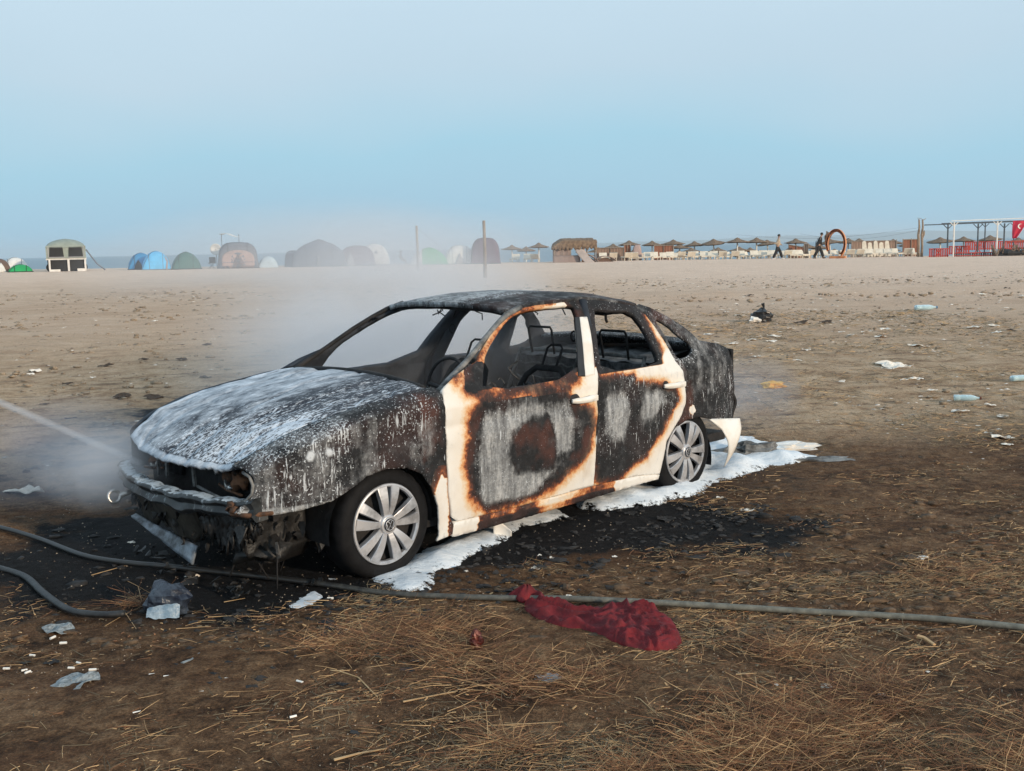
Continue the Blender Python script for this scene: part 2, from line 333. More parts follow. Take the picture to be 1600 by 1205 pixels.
def burnt_paint():
    m_, t, b = nodes("burnt_paint")
    v = coords(t)
    n1 = noise_n(t, 14, 5, .7, v); n2 = noise_n(t, 60, 4, .7, v); n3 = noise_n(t, 4, 3, .6, v)
    sd = attr(t, 'sd')
    # ragged edge: push the burn distance about with noise
    s = mth(t, 'ADD', sd, mth(t, 'MULTIPLY_ADD', n1, .11, -.055))
    s = mth(t, 'ADD', s, mth(t, 'MULTIPLY_ADD', n2, .045, -.0225))
    s = mth(t, 'MULTIPLY', s, mth(t, 'MULTIPLY_ADD', n3, 1.6, .35))
    fac = mth(t, 'MULTIPLY_ADD', s, 3.6, .40, clamp=True)      # -.11 .. +.167 m
    paint = ramp(t, fac, [(0.0, (.016, .014, .014)), (.26, (.028, .014, .012)), (.36, (.06, .022, .016)), (.405, (.16, .045, .018)),
                          (.44, (.40, .12, .035)), (.50, (.66, .33, .14)), (.575, (.72, .55, .37)), (.68, (.76, .70, .62)), (1.0, (.77, .75, .71))])
    smear = mth(t, 'MULTIPLY', ramp(t, noise_n(t, 7, 5, .7, coords(t, (1, 1, .35))), [(.50, 0.0), (.72, .45)]), ramp(t, fac, [(.45, 1.0), (.95, .35)]))
    paint = mixc(t, smear, paint, (.30, .21, .14))
    # charred metal: mottled soot, brown oxide and pale ash
    char = ramp(t, n1, [(.30, (.004, .004, .0055)), (.48, (.007, .0075, .0095)), (.60, (.022, .023, .026)), (.75, (.085, .088, .092))])
    ox = ramp(t, n3, [(.45, 0.0), (.62, 1.0)])
    char = mixc(t, mth(t, 'MULTIPLY', ox, attr(t, 'rust')), char, (.066, .024, .018))
    vgap = noise_n(t, 9, 4, .65, coords(t, (1, 1, .22)))
    an_ = mth(t, 'ADD', mth(t, 'MULTIPLY_ADD', n1, 1.5, -.75), mth(t, 'ADD', mth(t, 'MULTIPLY_ADD', n2, .6, -.30), mth(t, 'MULTIPLY_ADD', vgap, 2.2, -1.15)))
    ash = mth(t, 'MULTIPLY_ADD', mth(t, 'ADD', attr(t, 'ash'), mth(t, 'MULTIPLY', an_, .75)), 2.0, -.50, clamp=True)
    ash = mth(t, 'MULTIPLY', ash, mth(t, 'MINIMUM', mth(t, 'MULTIPLY', attr(t, 'ash'), 1.5), 1.0))
    vst_ = noise_n(t, 22, 4, .6, coords(t, (1, 1, .12)))
    ashc = ramp(t, mth(t, 'ADD', mth(t, 'MULTIPLY', mth(t, 'ADD', n2, n3), .22), mth(t, 'MULTIPLY', vst_, .56)), [(.38, (.09, .092, .10)), (.49, (.23, .24, .25)), (.60, (.46, .47, .48))])
    char = mixc(t, ash, char, ashc)
    deep = ramp(t, fac, [(.24, 1.0), (.36, 0.0)])
    col = mixc(t, deep, paint, char)
    # dried foam runs: thin vertical streaks and droplets
    vv = coords(t, (1, 1, .10)); st = noise_n(t, 75, 3, .6, vv)
    dr = noise_n(t, 95, 2, .5, v)
    fm = attr(t, 'foam')
    fm = mth(t, 'ADD', fm, mth(t, 'MULTIPLY_ADD', n3, .8, -.4))
    th = mth(t, 'MULTIPLY_ADD', fm, -.30, .80)
    f1 = mth(t, 'MULTIPLY', mth(t, 'SUBTRACT', st, th), 14, clamp=True)
    f2 = mth(t, 'MULTIPLY', mth(t, 'SUBTRACT', dr, mth(t, 'ADD', th, .02)), 14, clamp=True)
    ff = mth(t, 'MAXIMUM', f1, f2)
    ff = mth(t, 'MAXIMUM', ff, attr(t, 'run'), clamp=True)
    col = mixc(t, mth(t, 'MULTIPLY', ff, .85), col, (.62, .66, .70))
    t.links.new(col, b.inputs['Base Color'])
    t.links.new(ramp(t, fac, [(.35, .82), (.7, .38)]), b.inputs['Roughness'])
    hgt = mth(t, 'ADD', mth(t, 'MULTIPLY', n2, deep), mth(t, 'MULTIPLY', ff, .5))
    crust = mth(t, 'ABSOLUTE', mth(t, 'SUBTRACT', noise_n(t, 30, 4, .7, v), .5))
    hgt = mth(t, 'ADD', hgt, mth(t, 'MULTIPLY', mth(t, 'MULTIPLY', crust, deep), -2.0))
    bump(t, b, hgt, .7, .008)
    return m_

def hood_mat():
    m_, t, b = nodes("foam_covered_hood")
    v = coords(t); big = noise_n(t, 3.4, 5, .65, v); mid_ = noise_n(t, 16, 5, .7, coords(t, (.5, 1, 1), (0, 0, R(-12))))
    # streaks dragged by the water jet, running back from the nose
    st = noise_n(t, 58, 4, .75, coords(t, (.20, 1, 1), (0, 0, R(-14)))); st2 = noise_n(t, 105, 3, .6, coords(t, (.28, 1, 1), (0, 0, R(-6))))
    a = attr(t, 'foam'); d = attr(t, 'dash')
    sm = mth(t, 'ADD', a, mth(t, 'ADD', mth(t, 'MULTIPLY_ADD', big, .9, -.45), mth(t, 'MULTIPLY_ADD', mid_, 1.3, -.65)))
    sm = ramp(t, sm, [(.30, 0.0), (.60, .55), (.95, 1.0)])
    th = mth(t, 'ADD', mth(t, 'MULTIPLY_ADD', d, -.30, .66), mth(t, 'MULTIPLY_ADD', big, -.30, .15))
    f1 = mth(t, 'MULTIPLY', mth(t, 'SUBTRACT', st, th), 13, clamp=True)
    f2 = mth(t, 'MULTIPLY', mth(t, 'SUBTRACT', st2, mth(t, 'ADD', th, .03)), 13, clamp=True)
    ds = mth(t, 'MAXIMUM', f1, f2)
    gap = mth(t, 'MULTIPLY', mth(t, 'SUBTRACT', 1.0, ds), mth(t, 'MULTIPLY', d, .62))
    ff = mth(t, 'MAXIMUM', mth(t, 'SUBTRACT', sm, gap, clamp=True), ds, clamp=True)
    base = ramp(t, noise_n(t, 11, 4, .6, v), [(.35, (.008, .010, .020)), (.6, (.022, .025, .038)), (.8, (.10, .10, .11))])
    col = mixc(t, ff, base, ramp(t, mid_, [(.3, (.46, .53, .62)), (.65, (.76, .80, .86))]))
    t.links.new(col, b.inputs['Base Color']); b.inputs['Roughness'].default_value = .6
    bump(t, b, mth(t, 'ADD', mth(t, 'MULTIPLY', ff, 1.2), mth(t, 'MULTIPLY', mid_, .4)), .6, .006)
    return m_
def beam_mat():
    m_, t, b = nodes("foam_topped_beam")
    g = t.nodes.new('ShaderNodeNewGeometry'); sx = t.nodes.new('ShaderNodeSeparateXYZ'); t.links.new(g.outputs['Normal'], sx.inputs[0])
    n_ = noise_n(t, 26, 5, .7, coords(t)); dr = noise_n(t, 60, 3, .5, coords(t, (1, 1, .12)))
    top = mth(t, 'MULTIPLY', mth(t, 'ADD', mth(t, 'SUBTRACT', sx.outputs['Z'], .72), mth(t, 'MULTIPLY_ADD', n_, 2.4, -1.28)), 5, clamp=True)
    runs = mth(t, 'MULTIPLY', mth(t, 'MULTIPLY', mth(t, 'SUBTRACT', dr, .60), 14, clamp=True), ramp(t, noise_n(t, 7, 2, .5, coords(t)), [(.45, 0.0), (.6, .8)]))
    f = mth(t, 'MAXIMUM', top, runs, clamp=True)
    c = mixc(t, f, ramp(t, n_, [(.35, (.008, .010, .012)), (.65, (.030, .035, .038))]), (.44, .49, .53))
    t.links.new(c, b.inputs['Base Color']); b.inputs['Roughness'].default_value = .4; bump(t, b, n_, .4, .005); return m_

M_PAINT = burnt_paint(); M_HOOD = hood_mat()
M_SOOT = simple("sooty_metal", (.006, .006, .007), (.024, .022, .023), .85, 9, bmp=.6)
M_SOOTB = simple("smoked_inner_panel", (.010, .013, .020), (.028, .035, .048), .8, 6, bmp=.5)
M_ASHY = simple("ash_grey_metal", (.06, .06, .06), (.24, .24, .235), .85, 12, bmp=.6)
M_RUST = simple("heat_rusted_metal", (.035, .022, .016), (.17, .075, .035), .85, 14, bmp=.6)
M_BEAM = simple("foam_streaked_beam", (.018, .022, .025), (.40, .44, .47), .6, 30, bmp=.5, stretch=(1, .35, 1), lo=.50, hi=.60)
M_BEAM = beam_mat()
M_OLIVE = simple("scorched_plastic_panel", (.022, .020, .017), (.06, .052, .04), .5, 10, bmp=.4)
M_RUBBER = simple("black_tyre_rubber", (.006, .006, .007), (.011, .011, .012), .7, 20, bmp=.25, bd=.003, spec=.15)
M_SILVER = simple("silver_wheel_cover", (.54, .54, .56), (.22, .22, .225), .34, 9, lo=.46, hi=.72, metal=.45, bmp=.05, bd=.001)
M_DARK = simple("dark_plastic", (.012, .012, .013), (.02, .02, .022), .5, 20, bmp=.1)
M_CREAM = simple("cream_white_paint", (.82, .81, .78), (.74, .68, .60), .35, 6, bmp=.05)
M_GLINT = simple("bare_aluminium", (.55, .55, .55), (.35, .33, .3), .35, 12, metal=.8, bmp=.2)
M_SAND_TENT = {}
def cloth(name, c, rough=.75, var=.82, scale=3):
    return simple(name, c, tuple(x * var for x in c), rough, scale, bmp=.25, bd=.03)

def foam_mat():
    m_, t, b = nodes("extinguisher_foam")
    v = coords(t, (1, 2.2, 1), (0, 0, R(-38))); n_ = noise_n(t, 7, 5, .6, v); n2 = noise_n(t, 34, 6, .75, coords(t)); n3 = noise_n(t, 140, 3, .6, coords(t)); n4 = noise_n(t, 9, 4, .7, coords(t))
    edge = attr(t, 'edge')
    c = ramp(t, mth(t, 'ADD', mth(t, 'MULTIPLY', n_, .6), mth(t, 'MULTIPLY', n2, .4)), [(.34, (.56, .64, .72)), (.50, (.76, .81, .86)), (.66, (.88, .90, .92))])
    dirt = mth(t, 'MULTIPLY', ramp(t, n2, [(.60, 0.0), (.72, .6)]), ramp(t, n4, [(.45, .1), (.62, 1.0)]))
    c = mixc(t, dirt, c, (.10, .10, .105))
    t.links.new(c, b.inputs['Base Color']); b.inputs['Roughness'].default_value = .55
    a = mth(t, 'ADD', mth(t, 'MULTIPLY', edge, 12.5), mth(t, 'ADD', mth(t, 'MULTIPLY_ADD', n2, 2.8, -1.40), mth(t, 'MULTIPLY_ADD', n4, 3.0, -1.45)))
    a = ramp(t, mth(t, 'ADD', a, mth(t, 'MULTIPLY_ADD', n3, .5, -.25)), [(.18, 0.0), (.62, 1.0)])
    t.links.new(a, b.inputs['Alpha'])
    bump(t, b, mth(t, 'ADD', n_, mth(t, 'ADD', mth(t, 'MULTIPLY', n2, .5), mth(t, 'MULTIPLY', n3, .15))), .7, .02)
    return m_
M_FOAM = foam_mat()

def ground_mat():
    m_, t, b = nodes("beach_ground")
    g = t.nodes.new('ShaderNodeTexCoord'); O = g.outputs['Object']
    nb = noise_n(t, .35, 5, .6, O); nm = noise_n(t, 2.3, 6, .68, O); nf = noise_n(t, 16, 6, .75, O); ng = noise_n(t, 90, 4, .7, O)
    vst = coords(t, (.65, 1.7, 1)); ns = noise_n(t, 1.5, 6, .7, vst)
    far = attr(t, 'far'); dark = attr(t, 'dark'); sc = attr(t, 'scorch'); wet = attr(t, 'tone')
    sand = ramp(t, mth(t, 'ADD', mth(t, 'MULTIPLY', nb, .5), mth(t, 'MULTIPLY', ns, .5)), [(.36, (.50, .345, .240)), (.5, (.61, .44, .315)), (.66, (.69, .53, .40))])
    mid = ramp(t, mth(t, 'ADD', mth(t, 'MULTIPLY', nm, .6), mth(t, 'MULTIPLY', nf, .4)), [(.36, (.17, .10, .058)), (.44, (.41, .27, .165)), (.53, (.57, .41, .27)), (.66, (.69, .53, .38))])
    near = ramp(t, mth(t, 'ADD', mth(t, 'MULTIPLY', nm, .45), mth(t, 'MULTIPLY', nf, .55)), [(.36, (.022, .011, .005)), (.44, (.088, .045, .022)), (.52, (.18, .100, .052)), (.64, (.34, .212, .118))])
    red = ramp(t, ns, [(.5, 0.0), (.68, .55)])
    near = mixc(t, red, near, (.11, .050, .026))
    midspot = ramp(t, noise_n(t, 2.0, 6, .72, vst), [(.56, 0.0), (.66, .8)])
    mid = mixc(t, midspot, mid, (.10, .065, .042))
    sand = mixc(t, attr(t, 'tone'), sand, ramp(t, ns, [(.35, (.70, .52, .395)), (.65, (.84, .65, .52))]))
    c = mixc(t, far, mid, sand)
    dk = mth(t, 'MULTIPLY', mth(t, 'ADD', dark, mth(t, 'MULTIPLY_ADD', nm, 1.3, -.65)), 1.0)
    dk = ramp(t, dk, [(.25, 0.0), (.75, 1.0)])
    c = mixc(t, dk, c, near)
    s2 = mth(t, 'ADD', sc, mth(t, 'ADD', mth(t, 'MULTIPLY_ADD', nm, 1.9, -.95), mth(t, 'MULTIPLY_ADD', nf, .7, -.35)))
    s2 = ramp(t, s2, [(.48, 0.0), (.78, 1.0)])
    blk = ramp(t, nf, [(.4, (.004, .004, .005)), (.6, (.012, .011, .012)), (.72, (.06, .055, .05))])
    c = mixc(t, s2, c, blk)
    grit = ramp(t, ng, [(.32, .50), (.52, 1.0), (.70, 1.6)])
    mm = t.nodes.new('ShaderNodeMix'); mm.data_type = 'RGBA'; mm.blend_type = 'MULTIPLY'; mm.inputs['Factor'].default_value = 1
    t.links.new(c, mm.inputs['A']); t.links.new(grit, mm.inputs['B']); c = mm.outputs['Result']
    t.links.new(c, b.inputs['Base Color']); b.inputs['Roughness'].default_value = .93
    b.inputs['Specular IOR Level'].default_value = .2
    bump(t, b, mth(t, 'ADD', mth(t, 'MULTIPLY', nm, 1.6), mth(t, 'ADD', mth(t, 'MULTIPLY', nf, .8), mth(t, 'MULTIPLY', ng, .4))), 1.0, .05)
    return m_
M_GROUND = ground_mat()

# ---------------------------------------------------------------- the setting: sand, sea, far coast
def build_ground():
    def axis(lo, hi, c, fine, half, grow):
        a = list(np.arange(c - half, c + half, fine)); s = fine; x = a[-1]
        while x < hi: s *= grow; x += s; a.append(x)
        s = fine; x = a[0]
        while x > lo: s *= grow; x -= s; a.insert(0, x)
        return np.array(a)
    X = axis(-130, 130, 0.0, .034, 3.3, 1.045); Y = axis(-20, 330, 5.6, .034, 3.0, 1.035)
    gx, gy = np.meshgrid(X, Y, indexing='ij'); P = np.stack([gx.ravel(), gy.ravel()], 1)
    z = hz(P[:, 0], P[:, 1])
    d = np.hypot(P[:, 0], P[:, 1])
    nz_ = np.array([mnoise.noise(Vector((a * 1.3, b * 1.3, 0))) * .022 + mnoise.noise(Vector((a * 5, b * 5, 3))) * .010 + mnoise.noise(Vector((a * .25, b * .35, 9))) * .035
                    + (mnoise.noise(Vector((a * 15, b * 15, 5))) * .012 + mnoise.noise(Vector((a * 32, b * 32, 8))) * .005 if abs(b - 6) < 4 else 0) for a, b in P])
    loc = np.array(CAR_XY); cd = sdist(P, CAR_FOOT)
    damp = np.clip(cd / .6, .12, 1)
    z = z + nz_ * damp * (.55 + .45 * sstep(2, 14, d))
    # soft tyre ruts running across the middle distance on the right
    ru = np.exp(-((P[:, 1] - (27 + .06 * P[:, 0] + .5 * np.sin(P[:, 0] * .3))) / 1.0) ** 2) * sstep(2, 6, P[:, 0])
    z = z - ru * .10 
    z = z + .06 * np.exp(-((P[:, 1] - (29.5 + .06 * P[:, 0])) / 1.2) ** 2) * sstep(2, 6, P[:, 0])
    far = sstep(11, 24, P[:, 1] + .0 * P[:, 0]) 
    dark = 1 - sstep(5.6, 9.6, P[:, 1] - .35 * np.clip(-P[:, 0] - 1, 0, 5) * 0 - .28 * np.clip(P[:, 0], 0, 4) )
    dark = dark * (1 - .0 * P[:, 0])
    sc = np.clip(.38 - sdist(P, SCORCH) / 2.4, 0, .62)
    sc = np.maximum(sc, np.clip(.66 - sdist(P, SCORCH2) / .75, 0, 1.15))
    nx, ny = len(X), len(Y)
    Fc = [(i * ny + j, (i + 1) * ny + j, (i + 1) * ny + j + 1, i * ny + j + 1) for i in range(nx - 1) for j in range(ny - 1)]
    V = np.column_stack([P, z])
    o = mesh_obj("ground", V, Fc, M_GROUND, smooth=True, attrs=dict(far=far, dark=dark, scorch=sc, tone=sstep(22, 55, P[:, 1] + 8 * np.sin(P[:, 0] * .09))))
    tag(o, "sandy beach ground, dark trampled soil in front and pale sand behind", "ground", kind='structure')
    return X, Y, z.reshape(nx, ny)

m_, t, b = nodes("sea_water")
b.inputs['Base Color'].default_value = (.10, .17, .22, 1); b.inputs['Roughness'].default_value = .35
bump(t, b, noise_n(t, .35, 4, .6, coords(t, (.35, 1, 1))), .5, .4); M_SEA = m_
mb = MB(); mb.grid(lambda a, c: (-5000 + 10000 * a, 95 + 9000 * c ** 2, -1.25), 8, 40)
tag(mb.build("sea", M_SEA), "flat grey blue sea behind the beach", "sea", kind='structure')
M_HILL = simple("far_coast", (.24, .26, .24), (.18, .21, .20), .9, .002, bmp=0)
mb = MB()
def hill(a, c):
    x = 300 + 3600 * a; y = 5200 + 500 * c; e = math.sin(math.pi * min(1, a * 1.02)) ** .5
    hh = (22 + 26 * (mnoise.noise(Vector((x * .0016, 3, 0))) + .5) + 8 * mnoise.noise(Vector((x * .006, 1, 0)))) * math.sin(math.pi * c)
    return (x, y, -2 + max(0, hh) * e)
mb.grid(hill, 90, 6)
tag(mb.build("hills", M_HILL, smooth=True), "low far coast line across the sea on the right", "hills", kind='structure')

build_ground()

# ---------------------------------------------------------------- the burnt car
M_ASHD = simple('dull_grey_ash', (.03, .032, .036), (.13, .135, .14), .85, 14, bmp=.6)
CAR = empty("burnt_car", (CAR_XY[0], CAR_XY[1], 0.0), CAR_TH)
tag(CAR, "burnt out white four door saloon car spattered with extinguishing foam, its windows gone", "car")
def Vs(u, w):
    u = np.asarray(u, float); w = np.asarray(w, float)
    v = .82 - .03 * np.clip((.45 - w) / .3, 0, 9) ** 2
    v = v - .02 * (np.clip(w, .80, .86) - .80) / .06
    k = np.clip(w - .86, 0, 9); v = v - .50 * k - .35 * k * k
    v = v - .16 * (np.clip(-.25 - u, 0, 9) / .5) ** 2 - .16 * (np.clip(u - 2.5, 0, 9) / .75) ** 2
    # pressed character line and slight barrel of the flanks
    return v + .006 * np.exp(-((w - .62) / .05) ** 2) - .004 * np.exp(-((w - .70) / .02) ** 2)
SU = [-.80, -.70, -.48, -.28, -.07, .16, .32, .60]; SV = [.53, .56, .63, .66, .68, .70, .71, .715]; SW = [.60, .64, .75, .81, .85, .88, .90, .905]
def seam(u): return np.interp(u, SU, SV), np.interp(u, SU, SW)
def map_side(P, s): return np.column_stack([P[:, 0], -s * Vs(P[:, 0], P[:, 1]), P[:, 1]])
def map_fender(P, s):
    u, t_ = P[:, 0], P[:, 1]; vs_, ws = seam(u); wsh = ws - .055
    k = np.clip((t_ - wsh) / .12, 0, 1); v0 = Vs(u, wsh)
    an = k * math.pi / 2
    v = np.where(k > 0, vs_ + (v0 - vs_) * np.cos(an), Vs(u, t_)); w_ = np.where(k > 0, wsh + (ws - wsh) * np.sin(an), t_)
    fl = .012 * np.exp(-(np.abs(np.hypot(u - .0, w_ - .27) - .30) / .035) ** 2) * (w_ > .2)     # wheel arch lip
    return np.column_stack([u, -s * (v + fl), w_])
def panel(name, outline, holes=(), s=1, step=.014, fn=map_side, at_=None, mat=None, th=.022, parent=None, jit=0.0, wob=.0):
    P, Fc = cdt(outline, holes, step, jit); X = fn(P, s)
    if wob:
        for i, p in enumerate(P): X[i, 1] += s * wob * (mnoise.noise(Vector((p[0] * 6, p[1] * 6, 2))) + .5 * mnoise.noise(Vector((p[0] * 17, p[1] * 17, 5))))
    # faces must look outwards (-y on the near side)
    a, b, c = X[Fc[0][0]], X[Fc[0][1]], X[Fc[0][2]]
    if np.cross(b - a, c - a)[1] * s > 0: Fc = [q[::-1] for q in Fc]
    A = dict(sd=np.full(len(P), -1.0), ash=np.zeros(len(P)), foam=np.full(len(P), .3), rust=np.full(len(P), .5), run=np.zeros(len(P)))
    if at_: A.update(at_(P))
    o = mesh_obj(name, X, Fc, mat or (M_PAINT if s == 1 else M_SOOTB), parent or CAR, smooth=True, attrs=A)
    if th: solid(o, th)
    return o
def soft(P, poly, a=.03, b=-.06): return 1 - sstep(b, a, sdist(P, poly))
def ramp_(P, poly): return sdist(P, poly)

DOOR_Fc = DOOR_F; WIN_Fc = chaikin(WIN_F, 1); WIN_Rc = chaikin(WIN_R, 1); QWc = chaikin(QWIN, 1)
def a_front(P):
    sd = sdist(P, BURN_F); sd = np.where(sd > 0, sd * 1.15, sd); u, w_ = P[:, 0], P[:, 1]
    wf = sdist(P, WIN_F)
    sd = np.where((w_ > .74) & (u > 1.37) & (u < 1.62), np.maximum(sd, (u - 1.40 - .35 * np.clip(w_ - .82, 0, 1)) * .9 - .30 * np.clip(.80 - w_, 0, 1)), sd)
    sd = sd - np.clip((w_ - .885) * 9, 0, .6) * (u > 1.40) * (w_ < 1.25)
    fr = (w_ > 1.0) & (sd <= 0) | (w_ > 1.21)
    sd = np.where(fr, np.where(u < 1.60, .016 + .05 * sstep(1.25, 1.6, u) + .008 * np.sin(u * 9), -.2), sd)
    top = (w_ > 1.265) & (u > .95); sd = np.where(top & (u < 1.52), .012, sd)
    sd = np.where(inside(P, MIRBLACK), -.12, sd)
    band = (w_ > .80 - .03 * (u - .6)) & (w_ < .87) & (u > .62) & (u < 1.42) & (sd < 0)
    sd = np.where(band, -.012 + .02 * np.sin(u * 15) * np.cos(w_ * 40), sd)
    core = [(.85, .62), (1.12, .65), (1.2, .5), (1.15, .40), (.86, .38), (.82, .5)]
    ash = np.clip(soft(P, ASH1, .06, -.07) - .75 * soft(P, core, .05, -.05), 0, 1); ash = np.maximum(ash, .34 * (1 - soft(P, core, .05, -.05)) * sstep(-.05, -.11, sd) * (w_ < .80)) * (w_ < 1.0)
    ash = np.maximum(ash, .12 * inside(P, MIRBLACK))
    return dict(sd=sd, ash=ash, foam=.36 + .27 * ash, rust=np.where(ash < .3, 1.0, .3), run=np.zeros(len(P)))
def a_rear(P):
    sd = sdist(P, BURN_R); u, w_ = P[:, 0], P[:, 1]; sd = np.where(sd > 0, sd * 1.5, sd)
    wr = sdist(P, WIN_R); base = sd.copy()
    sd = np.where(w_ > .86, np.minimum(sd, (wr - .032) * 5), sd)
    sd = sd - np.clip((w_ - .90) * 6, 0, .5)
    c = sdist(P, CSTRIP_ORANGE); sd = np.where(w_ > .84, np.maximum(sd, np.minimum((.016 - c) * 1.4 + .25 * np.clip(1.0 - w_, 0, .3), .2)), sd)
    ash = np.maximum(soft(P, ASH2, .06, -.08), soft(P, ASH3, .06, -.08)); ash = np.maximum(ash, .30 * (w_ > .45) * (w_ < .85) * np.ones(len(P)))
    return dict(sd=sd, ash=ash, foam=.46 + .20 * ash, rust=np.full(len(P), .15), run=np.zeros(len(P)))
def a_quarter(P):
    u, w_ = P[:, 0], P[:, 1]; sd = np.full(len(P), -1.0)
    d = np.hypot((u - 2.50) / 1.0, (w_ - .535) / .9); sd = np.where(d < .035, .12, sd)
    sd = np.where((u < 2.50) & (w_ < .60) & (sd < 0), -.03, sd)
    edge = sdist(P, QWIN)
    return dict(sd=sd, foam=.50 + .14 * sstep(2.5, 2.9, u) * (w_ < .8) + .35 * (edge < .05) * (w_ < .93), ash=.42 * sstep(.50, .72, w_) * np.ones(len(P)), rust=np.where(u < 2.5, .9, .2))
def a_fender(P):
    u, w_ = P[:, 0], P[:, 1]; d = sdist(P, FCREAM); sd = np.where(d < .0, .14, np.where(d < .06, -.03 + (.06 - d) * .6, -1))
    ash = np.maximum(.62 * soft(P, ASH4, .09, -.09), .50 * soft(P, ASH5, .10, -.10)); ash = np.maximum(ash, .42 * (u < -.05) * np.ones(len(P))); ash = np.maximum(ash, .8 * (w_ < .445) * (u < -.3) + 0 * u)
    ring = np.hypot(u - .14, w_ - .70); ash = np.clip(ash - .8 * np.exp(-(ring / .05) ** 2), 0, 1)
    run = np.zeros(len(P))
    for q, r_ in zip(SPOTS, (.020, .016)): run = np.maximum(run, (np.hypot(u - q[0], w_ - q[1]) < r_) * 1.0)
    return dict(sd=sd, ash=ash, foam=.52 + .2 * (u < -.2) + .1 * (w_ > .7), rust=np.where(u > .22, 1.0, .35), run=run)

T_ = lambda u: float(seam(u)[1]) - .055 + .12
FENDER = [(-.70, .71)] + [(u, T_(u)) for u in (-.6, -.48, -.38, -.28, -.17, -.07, .05, .16, .25, .32, .385)] + \
    [(.382, .83), (.378, .7), (.38, .54), (.385, .36), (.405, .22), (.44, .172), (.44, .115), (.335, .10)] + \
    list(reversed(ARCH_F[:-1])) + [(-.46, .425), (-.60, .415), (-.70, .415), (-.755, .44), (-.715, .475), (-.685, .505), (-.672, .54), (-.672, .585), (-.685, .625)]
for s in (1, -1):
    st = .013 if s == 1 else .035
    panel("front_fender", FENDER if s == 1 else [(-.60, .72)] + [p for p in FENDER if p[0] > -.59] + [(-.60, .44)], s=s, step=st, fn=map_fender, at_=a_fender if s == 1 else None, th=.012, jit=.002, wob=.006)
    fd = panel("front_door", DOOR_Fc, [WIN_Fc], s=s, step=.012 if s == 1 else .035, at_=a_front if s == 1 else None, th=.035, jit=.001, wob=.005)
    rd = panel("rear_door", DOOR_Rc, [WIN_Rc], s=s, step=.012 if s == 1 else .035, at_=a_rear if s == 1 else None, th=.035, jit=.001, wob=.004)
    panel("quarter_panel", QUARTER, [QWc], s=s, step=.014 if s == 1 else .035, at_=a_quarter if s == 1 else None, th=.02, jit=.001, wob=.006)
    def a_sill(P):
        u = P[:, 0]; return dict(sd=np.where((u > .62) & (u < 1.75), .045 + .05 * np.sin(u * 7), .16) - .10 * np.exp(-((u - 1.0) / .12) ** 2) - .05 * (P[:, 1] < .135), foam=np.full(len(P), .25))
    panel("sill", SILL, s=s, step=.02, at_=a_sill if s == 1 else None, th=.06, jit=.003)
    if s == 1:
        bpy.data.objects["front_door"]; fd['label'] = "front door scorched to ash grey inside a cream and orange rim"
        def off(P, s, k=.006): X = map_side(P, s); X[:, 1] -= s * k; return X
        panel("pillar_strip", STRIP, s=1, step=.012, fn=off, mat=M_CREAM, th=.006, parent=fd); panel("window_seal", SEAL, s=1, step=.012, fn=lambda P, s: off(P, s, .004), mat=M_DARK, th=.005, parent=fd)
        rd['label'] = "rear door burnt black with a cream curved rear edge"
    # inner door skins: crumpled dark sheet with round openings
    for nm, x0, x1 in (("front", .62, 1.50), ("rear", 1.66, 2.14)):
        par = fd if nm == "front" else rd
        mb = MB()
        def f(a, b, x0=x0, x1=x1, s=s):
            u = x0 + (x1 - x0) * a; w_ = .24 + .60 * b
            return (u, -s * (float(Vs(u, w_)) - .095 + .02 * mnoise.noise(Vector((u * 7, w_ * 7, 1)))), w_)
        mb.grid(f, 14, 10); o = mb.build("inner_skin", M_SOOTB, par, True)
    # pull handle outside
    if s == 1:
        for par, hp, tl in ((fd, HANDLE_F, .02), (rd, HANDLE_R, .02)):
            (u0, w0), (u1, w1) = hp; mb = MB()
            pts = []
            for k in range(7):
                q = k / 6; u = u0 + (u1 - u0) * q; w_ = w0 + (w1 - w0) * q
                pts.append((u, -float(Vs(u, w_)) - .012 - .022 * math.sin(math.pi * min(1, q * 1.15)), w_))
            mb.tube(pts, [.010, .014, .015, .015, .016, .017, .012], 8, flat=1.3)
            mb.box((u1 - .012, -float(Vs(u1, w1)) - .012, w1), (.035, .03, .034))
            o = mb.build("door_handle", M_CREAM, par, True); bevel(o, .003)
            mb = MB(); mb.blob((u0 + .03, -float(Vs(u0, w0)) + .006, w0 + .015), (.05, .01, .028), 3, .1, 14, 8)
            mb.build("handle_recess", M_SOOT, par, True)
    # windscreen pillar
    mb = MB(); path = [(.43, .725, .87), (.52, .70, .925), (.66, .672, 1.005), (.85, .628, 1.12), (.98, .59, 1.19), (1.08, .562, 1.235), (1.2, .545, 1.268)]
    mb.tube([(a, -s * b, c) for a, b, c in path], [.030, .024, .018, .017, .018, .021, .022], 8, flat=.75)
    o = mb.build("windscreen_pillar", M_SOOT if s == -1 else M_ASHY, CAR, True)
    # belt loop and inner pillar on the body
    mb = MB()
    mb.tube([(1.58, -s * .74, .16), (1.60, -s * .735, .5), (1.62, -s * .72, .85), (1.70, -s * .62, 1.1), (1.755, -s * .525, 1.275)], [.045, .045, .04, .036, .034], 6)
    mb.build("centre_pillar", M_SOOTB, CAR, True)
    mb = MB(); c0 = Vector((1.665, -s * .60, 1.10))
    ring = [c0 + Vector((.025 * math.cos(k * math.pi / 6) - .03, s * .035, .03 * math.sin(k * math.pi / 6) - .03)) for k in range(13)]
    mb.tube(ring, .006, 5, cap=False); mb.build("seat_belt_loop", M_SOOT, CAR, True)

M_BLACKP = simple('melted_black_plastic', (.006, .006, .006), (.016, .015, .015), .5, 14, bmp=.5)
